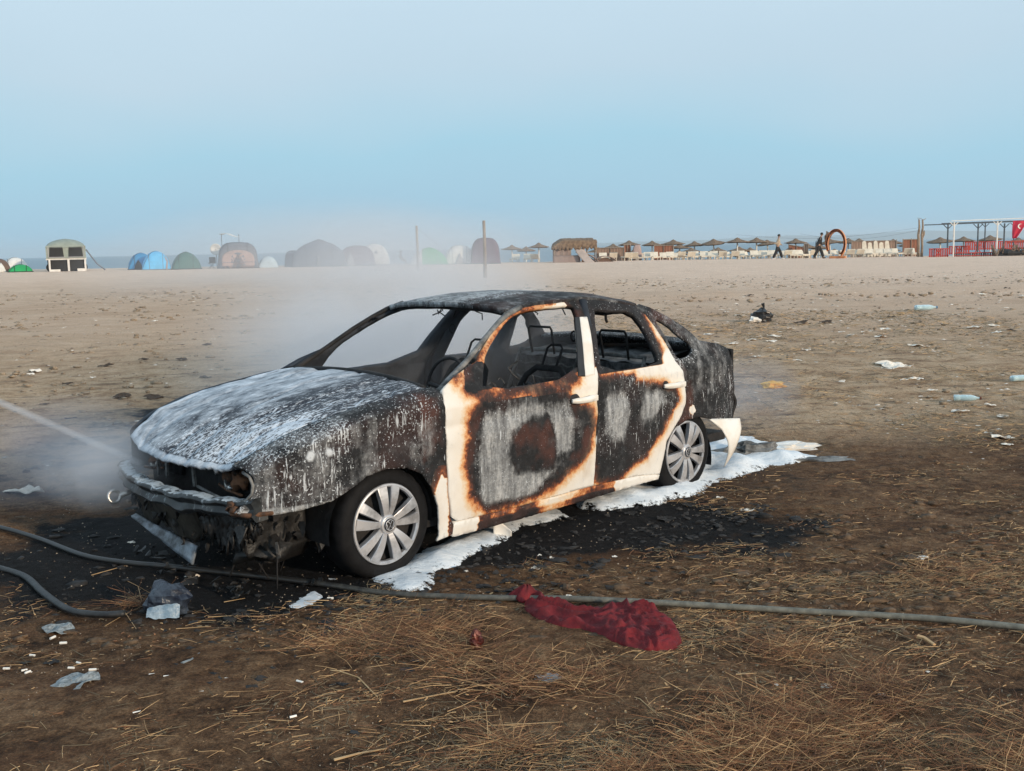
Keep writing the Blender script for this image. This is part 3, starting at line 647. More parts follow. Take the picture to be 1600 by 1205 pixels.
# bonnet
def hood_pt(a, b, drop=True):
    """a 0 nose .. 1 windscreen, b -1 far .. 1 near"""
    v = b * .66
    for _ in range(3):
        uf = -.765 + .27 * v * v; uc = .40 + .04 * (1 - b * b) - .05 * b; u = uf + (uc - uf) * a
        v = b * (float(seam(u)[0]) - .007)
    ws = float(seam(u)[1]); cx = 1 - b * b
    w_ = ws + .028 * cx * (.4 + .6 * a) - .007 * math.exp(-((abs(b) - .58) / .05) ** 2)
    if a < .08: w_ -= .022 * (1 - a / .08) ** 2
    w_ += .008 * mnoise.noise(Vector((u * 4, v * 4, 0))) - .010 * max(0, 1 - abs(mnoise.noise(Vector((u * 2.2 + v, v * 3.1, 6)))) * 9) + .02 * (b < 0) * b * b * (1 - a) ** 2 - .004*(1-a)**3*(b>0)*b
    return (u, -v, w_)
nu, nv = 90, 96; V = []; 
for i in range(nu + 1):
    for j in range(nv + 1):
        a, b = i / nu, -1 + 2 * j / nv
        p = list(hood_pt(a, b))
        if i == 0: p[0] += random.uniform(-.003, .003); p[2] += random.uniform(-.005, .003)
        V.append(p)
Fc = [(i * (nv + 1) + j, i * (nv + 1) + j + 1, (i + 1) * (nv + 1) + j + 1, (i + 1) * (nv + 1) + j) for i in range(nu) for j in range(nv)]
fo = []; da = []
for i in range(nu + 1):
    for j in range(nv + 1):
        a, b = i / nu, -1 + 2 * j / nv
        near = float(np.clip((b - .25 + .35 * (a - .4)) / .55, 0, 1))
        f = .60 - .53 * near + .10 * (b < 0) - .50 * math.exp(-(a / .30) ** 2) * float(sstep(-.6, .5, b)); dd = .42 * math.exp(-(a / .42) ** 2) * (.45 + .55 * float(sstep(-.8, .1, b))) + .30 * near + .12
        if a < .03: f, dd = .95, .3
        if b > .955: f = .35
        if b < -.95: f = .9
        fo.append(f); da.append(dd)
hood = mesh_obj("bonnet", V, Fc, M_HOOD, CAR, True, attrs=dict(foam=fo, dash=da))
if hood.data.polygons[0].normal.z < 0: hood.data.flip_normals()
solid(hood, .014); hood['label'] = "bonnet covered in white foam streaks"
# roof
def roof_pt(a, b):
    uf = 1.065 + .02 * abs(b); ur = 2.36 - .10 * b * b; u = uf + (ur - uf) * a
    we = np.interp(u, [1.06, 1.2, 1.38, 1.74, 2.1, 2.25, 2.36], [1.252, 1.275, 1.292, 1.298, 1.265, 1.238, 1.225])
    vr = np.interp(u, [1.06, 1.4, 1.8, 2.2, 2.36], [.55, .54, .53, .54, .55])
    w_ = we + .042 * (1 - b * b) ** .8 + .010 * mnoise.noise(Vector((u * 3, b * 3, 4)))
    return (u, -vr * b, w_)
V = [roof_pt(i / 50, -1 + 2 * j / 40) for i in range(51) for j in range(41)]
Fc = [(i * 41 + j, i * 41 + j + 1, (i + 1) * 41 + j + 1, (i + 1) * 41 + j) for i in range(50) for j in range(40)]
nR = len(V); b_ = np.array([-1 + 2 * j / 40 for i in range(51) for j in range(41)]); a_ = np.array([i / 50 for i in range(51) for j in range(41)])
roof = mesh_obj("roof", V, Fc, M_PAINT, CAR, True, attrs=dict(sd=np.full(nR, -1.0), ash=.35 + .4 * (b_ < .3), foam=np.where(b_ < .55, .78, .35) - .1 * (a_ < .1), rust=np.full(nR, .4), run=np.zeros(nR)))
if roof.data.polygons[0].normal.z < 0: roof.data.flip_normals()
solid(roof, .03); roof['label'] = "sagging ash grey roof with foam on its far half"
mb = MB()   # roof bows seen through the openings
for u in (1.12, 1.5, 1.9): mb.tube([(u, -.5 + k * .1, float(roof_pt((u - 1.07) / 1.25, -.9 + .18 * k)[2]) - .045) for k in range(11)], .012, 6)
mb.build("roof_bow", M_SOOT, CAR, True)
# boot lid, rear end
def boot_pt(a, b):
    u = 2.60 + .10 * (1 - b * b) * 0 + .52 * a; vr = np.interp(u, [2.6, 2.85, 3.0, 3.15], [.66, .69, .67, .62])
    w_ = np.interp(u, [2.6, 2.73, 2.98, 3.08, 3.13], [.955, .965, .925, .895, .85]) + .03 * (1 - b * b)
    return (u + .05 * (1 - b * b) * a, -vr * b, w_)
V = [boot_pt(i / 20, -1 + 2 * j / 30) for i in range(21) for j in range(31)]
Fc = [(i * 31 + j, i * 31 + j + 1, (i + 1) * 31 + j + 1, (i + 1) * 31 + j) for i in range(20) for j in range(30)]
n_ = len(V); bt = mesh_obj("boot_lid", V, Fc, M_PAINT, CAR, True, attrs=dict(sd=np.full(n_, -1.0), ash=np.full(n_, .3), foam=np.full(n_, .7), rust=np.zeros(n_), run=np.zeros(n_)))
if bt.data.polygons[0].normal.z < 0: bt.data.flip_normals()
solid(bt, .02)
def rear_pt(a, b):
    v = -.72 + 1.44 * a; w_ = .36 + .52 * b
    u = 3.10 + .10 * (1 - (abs(v) / .72) ** 3) + .05 * math.exp(-((w_ - .5) / .06) ** 2)
    return (u, -v, w_)
mb = MB(); mb.grid(rear_pt, 30, 20); o = mb.build("rear_panel", M_SOOT, CAR, True); solid(o, .02, 1)
mb = MB()
for a in range(31): pass
mb.grid(lambda a, b: (3.07 + .115 * (1 - (abs(2 * a - 1)) ** 4) + .035 * math.sin(math.pi * b), -(-.70 + 1.40 * a), .37 + .19 * b), 30, 8)
o = mb.build("rear_bumper", M_SOOT, CAR, True); solid(o, .02, 1)
# torn white flap behind the rear wheel
fl = [(2.70, .447), (2.80, .437), (2.90, .428), (3.00, .418), (2.985, .35), (2.93, .25), (2.885, .13), (2.865, .09), (2.855, .18), (2.835, .28), (2.79, .37)]
P, Fc = cdt(fl, (), .02)
X = [(p[0], -.80 - .10 * max(0, p[0] - 2.7) - .05 * math.sin((.45 - p[1]) * 9), p[1]) for p in P]
o = mesh_obj("torn_arch_flap", X, Fc, M_CREAM, CAR, True); solid(o, .006); o['label'] = "bent white flap torn loose behind the rear wheel"
# rear arch liner, front arch liner, inner aprons
for uc, ra, wc in ((0.0, .32, .255), (2.46, .33, .16)):
    for s in (1, -1):
        mb = MB()
        mb.grid(lambda a, b: (uc + ra * math.cos(math.pi * (a * 1.1 - .05)), -s * (.42 + .34 * b), wc + ra * math.sin(math.pi * (a * 1.1 - .05)) * .93), 18, 3)
        mb.grid(lambda a, b: (uc - ra + 2 * ra * a, -s * .45, .12 + .42 * b), 4, 4)
        mb.build("arch_liner", M_SOOT, CAR, True)
# floor, bulkhead, tunnel, parcel shelf, dash beam
mb = MB()
mb.box((1.35, 0, .19), (2.3, 1.46, .04)); mb.box((.85, 0, .165), (1.3, 1.2, .05)); mb.box((2.75, 0, .25), (.85, 1.2, .06)); mb.box((1.2, 0, .26), (1.9, .26, .12)); mb.build("floor_pan", M_SOOT, CAR)
mb = MB(); mb.grid(lambda a, b: (.36 + .03 * math.sin(a * 20), -(-.72 + 1.44 * a), .18 + .68 * b), 16, 8); mb.build("bulkhead", M_SOOT, CAR, True)
mb = MB(); mb.tube([(.52, -.70, .80), (.50, -.3, .83), (.5, .3, .83), (.52, .70, .80)], .035, 8)
for y in (-.45, -.1, .2, .5): mb.tube([(.50, y, .83), (.54, y + .03, .55), (.45, y, .35)], .02, 6)
mb.blob((.56, -.36, .72), (.10, .16, .09), 2, .5); mb.blob((.58, .05, .62), (.10, .14, .14), 5, .5)
mb.build("dashboard_frame", M_SOOTB, CAR, True)
mb = MB(); mb.tube([(.55, -.36, .70), (.78, -.36, .82)], .018, 8)
mb.tube([(.79 + .03 * math.sin(k * math.pi / 12), -.36 + .17 * math.cos(k * math.pi / 12), .84 + .155 * math.sin(k * math.pi / 12)) for k in range(25)], .010, 6, cap=False)
mb.tube([(.79, -.52, .84), (.775, -.36, .82), (.79, -.20, .84)], .012, 6); mb.build("steering_wheel", M_SOOT, CAR, True)
mb = MB(); mb.grid(lambda a, b: (2.30 + .42 * b, -(-.62 + 1.24 * a), .84 + .05 * b + .008 * math.sin(a * 40)), 30, 6); mb.grid(lambda a, b: (2.30 - .03 * b, -(-.62 + 1.24 * a), .30 + .54 * b), 10, 8)
o = mb.build("parcel_shelf", M_ASHD, CAR, True)
for yc in (-.36, .36):
    S_ = empty("front_seat", (0, 0, 0)); S_.parent = CAR
    mb = MB(); bk = lambda q, y: (1.36 + .26 * q, y, .36 + .50 * q)
    mb.tube([bk(0, yc - .22), bk(.5, yc - .23), bk(.9, yc - .17), bk(1, yc - .10), bk(1, yc + .10), bk(.9, yc + .17), bk(.5, yc + .23), bk(0, yc + .22)], .020, 7)
    mb.build("back_frame", M_SOOT, S_, True)
    mb = MB()
    for q in (.12, .25, .38, .52, .66, .8):
        mb.tube([(bk(q, 0)[0] + .012 * math.sin(k * 2.1 + q * 9), yc - .2 + .04 * k, bk(q, 0)[2] + .012 * (-1) ** k) for k in range(11)], .006, 5)
    mb.grid(lambda a, b: (bk(.15 + .6 * b, 0)[0] + .04 + .03 * mnoise.noise(Vector((a * 4, b * 4, yc))), yc - .15 + .3 * a, bk(.15 + .6 * b, 0)[2]), 8, 10)
    mb.build("spring_mat", M_ASHD, S_, True)
    mb = MB(); mb.tube([bk(1, yc - .06), bk(1.24, yc - .065), bk(1.28, yc - .04), bk(1.28, yc + .04), bk(1.24, yc + .065), bk(1, yc + .06)], .008, 6); mb.build("headrest_loop", M_SOOT, S_, True)
    mb = MB(); mb.tube([(1.30, yc - .22, .40), (.84, yc - .22, .38), (.84, yc + .22, .38), (1.30, yc + .22, .40)], .02, 7)
    for k in range(5): mb.tube([(.86 + .09 * k, yc - .2, .37), (.88 + .09 * k, yc, .345), (.86 + .09 * k, yc + .2, .37)], .007, 5)
    mb.blob((1.05, yc, .31), (.2, .2, .07), 4, .5); mb.build("seat_frame", M_SOOT, S_, True)
S_ = empty("rear_bench"); S_.parent = CAR
mb = MB(); bk = lambda q, y: (2.10 + .20 * q, y, .42 + .46 * q)
mb.tube([bk(0, -.6), bk(1, -.58), bk(1.02, 0), bk(1, .58), bk(0, .6)], .016, 7); mb.tube([bk(0, 0), bk(1, 0)], .014, 6)
for q in (.2, .4, .6, .8): mb.tube([(bk(q, 0)[0] + .01 * (-1) ** k, -.56 + .07 * k, bk(q, 0)[2] + .01 * math.sin(k * 2)) for k in range(17)], .006, 5)
mb.build("back_frame", M_ASHY, S_, True)
for yc in (-.34, .34):
    mb = MB(); mb.tube([(2.29, yc - .11, .86), (2.26, yc - .115, 1.03), (2.26, yc - .10, 1.05), (2.26, yc + .10, 1.05), (2.26, yc + .115, 1.03), (2.29, yc + .11, .86)], .009, 6); mb.build("headrest_loop", M_SOOT, S_, True)
mb = MB(); mb.tube([(1.86, -.5, 1.195), (1.97, -.515, 1.18), (2.08, -.51, 1.185)], .009, 6); mb.tube([(1.99, -.515, 1.18), (1.975, -.53, 1.15), (1.985, -.53, 1.13)], .009, 6)
mb.build("grab_handle", M_SOOT, CAR, True)
# nose: crash beam, lower panel, support panel, struts, towing eye, lamp remains
def beam_u(v): return -.775 + .12 * (abs(v) / .7) ** 2.2
mb = MB()
prof = [(-.02, .036), (.042, .042), (.050, .0), (.042, -.045), (-.015, -.048), (-.03, -.03), (-.01, 0), (-.03, .020)]
V = []; nb_ = 40
for i in range(nb_ + 1):
    v = -.70 + 1.42 * i / nb_
    for du, dw in prof: V.append((beam_u(v) + du - .02 + .018 * mnoise.noise(Vector((v * 8, dw * 20, 5))), -v, .432 + .02 * (abs(v) / .7) ** 2 + dw * (1 + .5 * mnoise.noise(Vector((v * 6, 2, 0)))) + .014 * mnoise.noise(Vector((v * 7, dw * 22, 0))) + .006 * mnoise.noise(Vector((v * 22, dw * 30, 3)))))
Fc = [(i * 8 + k, i * 8 + (k + 1) % 8, (i + 1) * 8 + (k + 1) % 8, (i + 1) * 8 + k) for i in range(nb_) for k in range(8)] + [tuple(range(8)), tuple(nb_ * 8 + k for k in range(7, -1, -1))]
o = mesh_obj("bumper_beam", V, Fc, M_BEAM, CAR, True); o.data.flip_normals(); bevel(o, .004)
mb = MB(); mb.grid(lambda a, b: (beam_u(-.46 + .74 * a) + .01 + .06 * b, -(-.46 + .74 * a), .39 - (.17 + .03 * math.sin(a * 11) + .015 * math.sin(a * 31)) * b + .01 * mnoise.noise(Vector((a * 6, b * 4, 2)))), 24, 8)
o = mb.build("lower_bumper_panel", M_OLIVE, CAR, True); solid(o, .015)
mb = MB(); mb.grid(lambda a, b: (-.715 - .03 * b - .02 * a, -(-.47 + .72 * a), .232 - .030 * a - .080 * b * (.10 + a) + .006 * mnoise.noise(Vector((a * 9, b * 5, 3)))), 24, 5)
o = mb.build("lower_lip", simple("foam_wet_strip", (.020, .022, .026), (.26, .30, .35), .4, 9, bmp=.3), CAR, True); solid(o, .01)
mb = MB()
for v0, v1, w0 in ((.30, .40, .27), (.39, .52, .23), (.53, .60, .26), (.61, .68, .31)):
    mb.grid(lambda a, b: (beam_u(v0 + (v1 - v0) * a) + .03 + .03 * mnoise.noise(Vector((a * .8 + v0 * 9, b * 1.2, 1))), -(v0 + (v1 - v0) * a + .03 * mnoise.noise(Vector((b * 5, v0 * 7, 3)))), .40 - (.40 - w0 - .03 * math.sin(a * 23 + v0 * 40) - .02 * math.sin(a * 9)) * b), 16, 12)
mb.grid(lambda a, b: (-.66 + .34 * a, -.56 + .02 * mnoise.noise(Vector((a * 3, b * 2, 8))), .41 - (.20 + .03 * math.sin(a * 21)) * b), 18, 10); mb.blob((-.45, -.5, .20), (.22, .12, .06), 7, .6)
o = mb.build("hanging_bumper_remnant", M_BLACKP, CAR, True); solid(o, .008)
mb = MB()
mb.box((-.52, 0, .50), (.03, 1.25, .30)); mb.box((-.30, 0, .40), (.5, .7, .34)); mb.blob((-.2, .15, .55), (.25, .3, .13), 3, .4)
mb.box((-.6, 0, .27), (.06, .8, .08)); mb.build("engine_bay_wreck", M_SOOT, CAR)
mb = MB()
for y in (.32, .22): mb.box((-.645, y, .535), (.012, .018, .15), Matrix.Rotation(.12, 3, 'X'))
mb.box((-.645, .27, .585), (.012, .11, .014)); mb.build("bonnet_latch_support", M_ASHY, CAR)
mb = MB(); mb.box((-.65, -.08, .53), (.012, .02, .14), Matrix.Rotation(-.08, 3, 'X')); mb.build("radiator_stay", M_ASHY, CAR)
# shredded plastic hanging under the beam and heaped below the nose
mb = MB(); rr = random.Random(11)
for k in range(110):
    v = rr.uniform(-.55, .72); low = rr.random() < .30
    u = (beam_u(v) if v < .6 else rr.uniform(-.66, -.35)) + rr.uniform(-.01, .10); w_ = rr.uniform(.01, .06) if low else rr.uniform(.20, .40) if v > .1 else rr.uniform(.28, .40)
    L_ = rr.uniform(.02, .085); W_ = L_ * rr.uniform(.2, .7); q = Matrix.Rotation(rr.uniform(-1.2, 1.2), 3, 'Z') @ Matrix.Rotation(rr.uniform(-.6, .6) + (1.2 if low else 0), 3, 'Y') @ Matrix.Rotation(rr.uniform(-.5, .5), 3, 'X')
    c0 = Vector((u, -v, w_)); pp = [(-W_, 0), (-W_ * .6, -L_ * .6), (0, -L_), (W_ * .5, -L_ * .4), (W_, 0), (.2 * W_, L_ * .2)]
    n0 = len(mb.v); mb.add([c0 + q @ Vector((rr.uniform(-.01, .01), a, b)) for a, b in pp] + [c0 + q @ Vector((.004 + rr.uniform(-.01, .01), a * .9, b * .9)) for a, b in pp], [(0, 1, 2, 3, 4, 5), (11, 10, 9, 8, 7, 6)] + [(i, 6 + i, 6 + (i + 1) % 6, (i + 1) % 6) for i in range(6)])
tag(mb.build("shredded_plastic", M_BLACKP, CAR), kind="stuff")
mb = MB(); c0 = (-.83, .47, .352)
mb.tube([(c0[0] + .032 * math.cos(k * math.pi / 8), c0[1] + .01 * math.sin(k * math.pi / 8), c0[2] + .030 * math.sin(k * math.pi / 8)) for k in range(17)], .009, 7, cap=False)
mb.tube([(c0[0] + .03, c0[1], c0[2]), (-.70, .47, .37)], .014, 7); mb.build("towing_eye", M_GLINT, CAR, True)
for s in (1, -1):
    mb = MB()
    mb.cur = 0; mb.blob((-.60, -s * .44, .53), (.03, .06, .05), 4, .6); mb.blob((-.59, -s * .33, .545), (.025, .035, .03), 8, .7)
    mb.tube([(-.63, -s * .30, .50), (-.64, -s * .40, .485), (-.63, -s * .52, .475)], .007, 5)
    mb.cur = 1; mb.blob((-.635, -s * .29, .565), (.012, .018, .018), 2, .3); mb.blob((-.64, -s * .41, .50), (.008, .022, .012), 6, .5); mb.tube([(-.64, -s * .38, .49), (-.63, -s * .36, .53)], .006, 5)
    mb.cur = 2; mb.box((-.57, -s * .45, .53), (.02, .50, .13))
    mb.build("headlight_remains", parent=CAR, smooth=True, mats=[M_RUST, M_GLINT, M_SOOT])
mb = MB()   # rim of the lamp opening
q = [(-.672, .16, .475), (-.69, .30, .47), (-.70, .45, .462), (-.70, .58, .468), (-.692, .66, .485), (-.680, .695, .52), (-.676, .70, .56), (-.682, .685, .60), (-.69, .64, .615)]
mb.tube([(a, -b, c) for a, b, c in q], .008, 6); mb.build("headlight_rim", M_ASHY, CAR, True)
mb = MB()
for k in range(9): mb.blob((-.74 + .03 * random.random(), -.64 + .08 * random.random(), .435 + .03 * random.random()), (.022, .022, .014), k, .8, 7, 5)
mb.tube([(-.75, -.62, .43), (-.71, -.70, .425), (-.60, -.735, .425)], .012, 6)
mb.build("melted_bracket", M_RUST, CAR, True)
mb = MB()
for k in range(6):
    v = .30 + .36 * random.random(); u = -.62 + .3 * random.random()
    mb.tube([(u, -v, .3), (u + random.uniform(-.04, .04), -v + random.uniform(-.04, .04), .15), (u + random.uniform(-.06, .06), -v, .03)], random.uniform(.002, .006), 5)
mb.build("hanging_wiring", M_SOOT, CAR, True)
mb = MB(); mb.tube([(.39, -.835, .13), (.46, -.80, .13)], .02, 6)
rr = random.Random(5); mb = MB()
for k in range(150):      # burnt springs, wiring and trim heaped inside the cabin
    u, v = rr.uniform(.55, 2.1), rr.uniform(-.62, .62); h0 = rr.uniform(.2, .42 + .25 * (abs(v) > .12)); P3 = [Vector((u, -v, h0))]
    for q in range(5): P3.append(P3[-1] + Vector((rr.uniform(-.08, .08), rr.uniform(-.08, .08), rr.uniform(-.05, .075))))
    mb.tube(P3, rr.uniform(.003, .009), 4)
for k in range(40): mb.blob((rr.uniform(.6, 2.1), rr.uniform(-.6, .6), rr.uniform(.22, .46)), (rr.uniform(.03, .12), rr.uniform(.03, .12), rr.uniform(.02, .08)), k, .9, 9, 6, 2.2)
tag(mb.build("cabin_debris", M_ASHD, CAR), kind="stuff")
for k in range(9):        # strands of headlining hanging from the roof
    mb = MB(); u, v = rr.uniform(1.15, 2.1), rr.uniform(-.42, .42); z = 1.26; P3 = [Vector((u, -v, z))]
    for q in range(3): P3.append(P3[-1] + Vector((rr.uniform(-.06, .06), rr.uniform(-.03, .03), -rr.uniform(.005, .04))))
    mb.tube(P3, .004, 4); mb.build("hanging_strand", M_SOOT, CAR)
# cowl edge
mb = MB(); mb.tube([(.40 + .04 * (1 - (k / 10) ** 2) - .005 * k, -.69 * k / 10, .898 + .03 * (1 - (k / 10) ** 2)) for k in range(-10, 11)], .014, 6); mb.build("cowl_strip", M_SOOT, CAR, True)

# ---- wheels
def make_wheel(parent, u, s, wz, rot):
    Wh = empty("wheel"); Wh.parent = parent; Wh.location = (u, -s * .70, wz); Wh.rotation_euler = (0, rot, 0)
    if s < 0: Wh.rotation_euler = (0, rot, math.pi)
    # local -y is the outer side
    prof = [(.195, -.085), (.205, -.098), (.225, -.102), (.250, -.098), (.270, -.088), (.282, -.072), (.287, -.05), (.288, 0), (.287, .05), (.282, .072), (.27, .09), (.24, .098), (.20, .09)]
    n = 72; V = []
    for k in range(n):
        an = 2 * math.pi * k / n
        for j, (r, y) in enumerate(prof):
            rr = r - (.006 if (5 <= j <= 9 and k % 3 == 0) else 0)
            z = rr * math.sin(an)
            if s > 0 and u < 1: z = max(z, -.262 - .01 * 0)      # soft flat spot
            V.append((rr * math.cos(an), y, z))
    m_ = len(prof); Fc = [(k * m_ + j, k * m_ + j + 1, ((k + 1) % n) * m_ + j + 1, ((k + 1) % n) * m_ + j) for k in range(n) for j in range(m_ - 1)]
    mesh_obj("tyre", V, Fc, M_RUBBER, Wh, True)
    mb = MB(); mb.grid(lambda a, b: ((.198 - .16 * b) * math.cos(2 * math.pi * a), -.045, (.198 - .16 * b) * math.sin(2 * math.pi * a)), 40, 2)
    mb.grid(lambda a, b: (.2 * math.cos(2 * math.pi * a), -.09 + .16 * b, .2 * math.sin(2 * math.pi * a)), 40, 2)
    mb.build("rim", M_SOOT, Wh, True)
    # cover: ring, ten blades in five pairs, hub
    mb = MB(); R1 = .207
    rp_ = [(R1, -.094), (R1 - .004, -.104), (R1 - .012, -.106), (R1 - .020, -.098), (R1 - .022, -.080)]
    mb.add([(r * math.cos(2 * math.pi * k / 64), y, r * math.sin(2 * math.pi * k / 64)) for k in range(64) for r, y in rp_],
           [(k * 5 + j, k * 5 + j + 1, ((k + 1) % 64) * 5 + j + 1, ((k + 1) % 64) * 5 + j) for k in range(64) for j in range(4)])
    for k in range(5):
        for q in (-1, 1):
            base = 2 * math.pi * k / 5 + .3
            V = []; ns = 9
            for i in range(ns):
                t_ = i / (ns - 1); r = .040 + (.196 - .040) * t_
                cen = base + q * (.36 * (1 - t_) ** 1.0 * .75 + .225 * t_) 
                half = (.0135 + .0155 * t_) / r
                y = -.103 - .010 * math.sin(math.pi * t_) - .004 * q
                for e, dy in ((-1, .0), (-.85, -.004), (.85, -.004 + .003 * q), (1, .0)):
                    an = cen + e * half; V.append((r * math.cos(an), y + dy, r * math.sin(an)))
                for e in (1, -1):
                    an = cen + e * half; V.append((r * math.cos(an), y + .028, r * math.sin(an)))
            Fc = [(i * 6 + j, i * 6 + (j + 1) % 6, (i + 1) * 6 + (j + 1) % 6, (i + 1) * 6 + j) for i in range(ns - 1) for j in range(6)]
            mb.add(V, Fc)
    o = mb.build("wheel_cover", M_SILVER, Wh, False)
    for p_ in o.data.polygons: p_.use_smooth = False
    mb = MB(); hp = [(.0, -.122), (.030, -.122), (.034, -.118), (.036, -.116), (.042, -.120), (.047, -.116), (.052, -.105), (.052, -.08)]
    mb.add([(r * math.cos(2 * math.pi * k / 40), y, r * math.sin(2 * math.pi * k / 40)) for k in range(40) for r, y in hp],
           [(k * 8 + j, k * 8 + j + 1, ((k + 1) % 40) * 8 + j + 1, ((k + 1) % 40) * 8 + j) for k in range(40) for j in range(7)])
    mb.build("hub_cap", M_SILVER, Wh, True)
    mb = MB(); mb.add([(.0335 * math.cos(2 * math.pi * k / 32), -.1226, .0335 * math.sin(2 * math.pi * k / 32)) for k in range(32)], [tuple(range(32))])
    mb.build("badge_plate", M_DARK, Wh)
    mb = MB(); yb = -.125
    mb.tube([(.0265 * math.cos(k * math.pi / 12), yb, .0265 * math.sin(k * math.pi / 12)) for k in range(25)], .0022, 5, cap=False)
    rt = Matrix.Rotation(-rot, 3, 'Y')
    def ln(pts): mb.tube([rt @ Vector((x, yb, z)) for x, z in pts], .0022, 5)
    ln([(-.0125, .0225), (-.0001, .003), (.0125, .0225)])
    ln([(-.0235, .0115), (-.0115, -.0225), (0, -.001), (.0115, -.0225), (.0235, .0115)])
    mb.build("badge", M_SILVER, Wh, True)
    return Wh
make_wheel(CAR, 0.0, 1, .262, .073); make_wheel(CAR, 2.444, 1, .262, .55)
make_wheel(CAR, 0.0, -1, .262, .4); make_wheel(CAR, 2.444, -1, .262, .9)

# ---------------------------------------------------------------- ground-level stuff around the car
def on_z(x, y): return float(hz(x, y))
def foam_sheet(name, poly, hmax, label, seed=0, step=.028):
    out = []
    for x, y in resample(chaikin(poly, 2), .03):
        out.append((x + .08 * mnoise.noise(Vector((x * 4, y * 4, seed))) + .035 * mnoise.noise(Vector((x * 17, y * 17, seed))), y + .08 * mnoise.noise(Vector((x * 4, y * 4, seed + 7))) + .035 * mnoise.noise(Vector((x * 17, y * 17, seed + 3)))))
    P, Fc = cdt(out, (), step); d = np.maximum(0, -sdist(P, out))
    V = []
    for (x, y), dd in zip(P, d):
        k = min(1, dd / .16); h_ = hmax * (k ** .8) * (.75 + .7 * mnoise.noise(Vector((x * 4, y * 4, seed))) + .22 * mnoise.noise(Vector((x * 14, y * 14, seed))))
        V.append((x, y, on_z(x, y) - .018 + max(.0, h_) + .018 * min(1, dd / .05)))
    o = mesh_obj(name, V, Fc, M_FOAM, None, True, attrs=dict(edge=np.clip(d, 0, .16)))
    if o.data.polygons[0].normal.z < 0: o.data.flip_normals()
    return tag(o, label, "foam", kind='stuff')
foam_sheet("foam", FOAM_A, .040, "white foam pooled on the ground behind the front wheel", 1)
foam_sheet("foam", FOAM_B, .075, "long bank of white foam lying against the rear wheel", 2)
foam_sheet("foam", FOAM_C, .03, "thin foam streak in front of the front tyre", 3)
foam_sheet("foam", FOAM_D, .006, "small bluish foam patch beside the hose", 4)
for i, (px, py, r_) in enumerate([(222, 862, .07), (206, 832, .05), (200, 850, .03), (215, 880, .03), (280, 880, .05), (305, 907, .06), (180, 828, .04), (452, 940, .05), (1000, 780, .05), (700, 880, .03)]):
    c = gpx(px, py); foam_sheet("foam", [(c.x + r_ * math.cos(a) * 1.3, c.y + r_ * math.sin(a) * random.uniform(.5, 1)) for a in np.linspace(0, 2 * math.pi, 9)[:-1]], .02, "small foam splash on the blackened ground by the nose", 10 + i, .02)

def hose(name, pts, r, mat, label, cat="hose", lift=.9):
    P = [Vector((x, y, 0)) for x, y in pts]; out = []
    for i in range(len(P) - 1):      # Catmull-Rom
        p0, p1, p2, p3 = P[max(i - 1, 0)], P[i], P[i + 1], P[min(i + 2, len(P) - 1)]
        for k in range(6):
            t_ = k / 6; q = .5 * ((2 * p1) + (-p0 + p2) * t_ + (2 * p0 - 5 * p1 + 4 * p2 - p3) * t_ ** 2 + (-p0 + 3 * p1 - 3 * p2 + p3) * t_ ** 3)
            out.append(Vector((q.x, q.y, on_z(q.x, q.y) + r * lift + .008 + .006 * math.sin(q.x * 3))))
    mb = MB(); mb.tube(out, r, 10, flat=.8); return tag(mb.build(name, mat, None, True), label, cat)
M_HOSE, t_, b_h = nodes("dusty_canvas_hose")
sx_ = t_.nodes.new('ShaderNodeSeparateXYZ'); tc_h = t_.nodes.new('ShaderNodeTexCoord'); t_.links.new(tc_h.outputs['Object'], sx_.inputs[0])
nh_ = noise_n(t_, 26, 4, .6, tc_h.outputs['Object'])
dust = ramp(t_, mth(t_, 'ADD', mth(t_, 'MULTIPLY_ADD', sx_.outputs['X'], .45, .55), mth(t_, 'MULTIPLY_ADD', nh_, .7, -.35)), [(.1, 0.0), (.9, 1.0)])     # soaked in front of the car, dusty and dry to the right
t_.links.new(mixc(t_, dust, (.022, .022, .022), ramp(t_, nh_, [(.35, (.11, .108, .092)), (.65, (.19, .185, .155))])), b_h.inputs['Base Color'])
t_.links.new(ramp(t_, dust, [(0, .45), (1, .85)]), b_h.inputs['Roughness']); bump(t_, b_h, nh_, .4, .004)
M_HOSEB = simple("wet_black_hose", (.010, .010, .011), (.03, .03, .03), .5, 20, bmp=.3)
hs = hose("fire_hose", HOSE, .0165, M_HOSE, "long grey fire hose lying across the foreground in front of the car")
hose("fire_hose", HOSE2, .018, M_HOSEB, "short curved black hose end lying at the left edge")

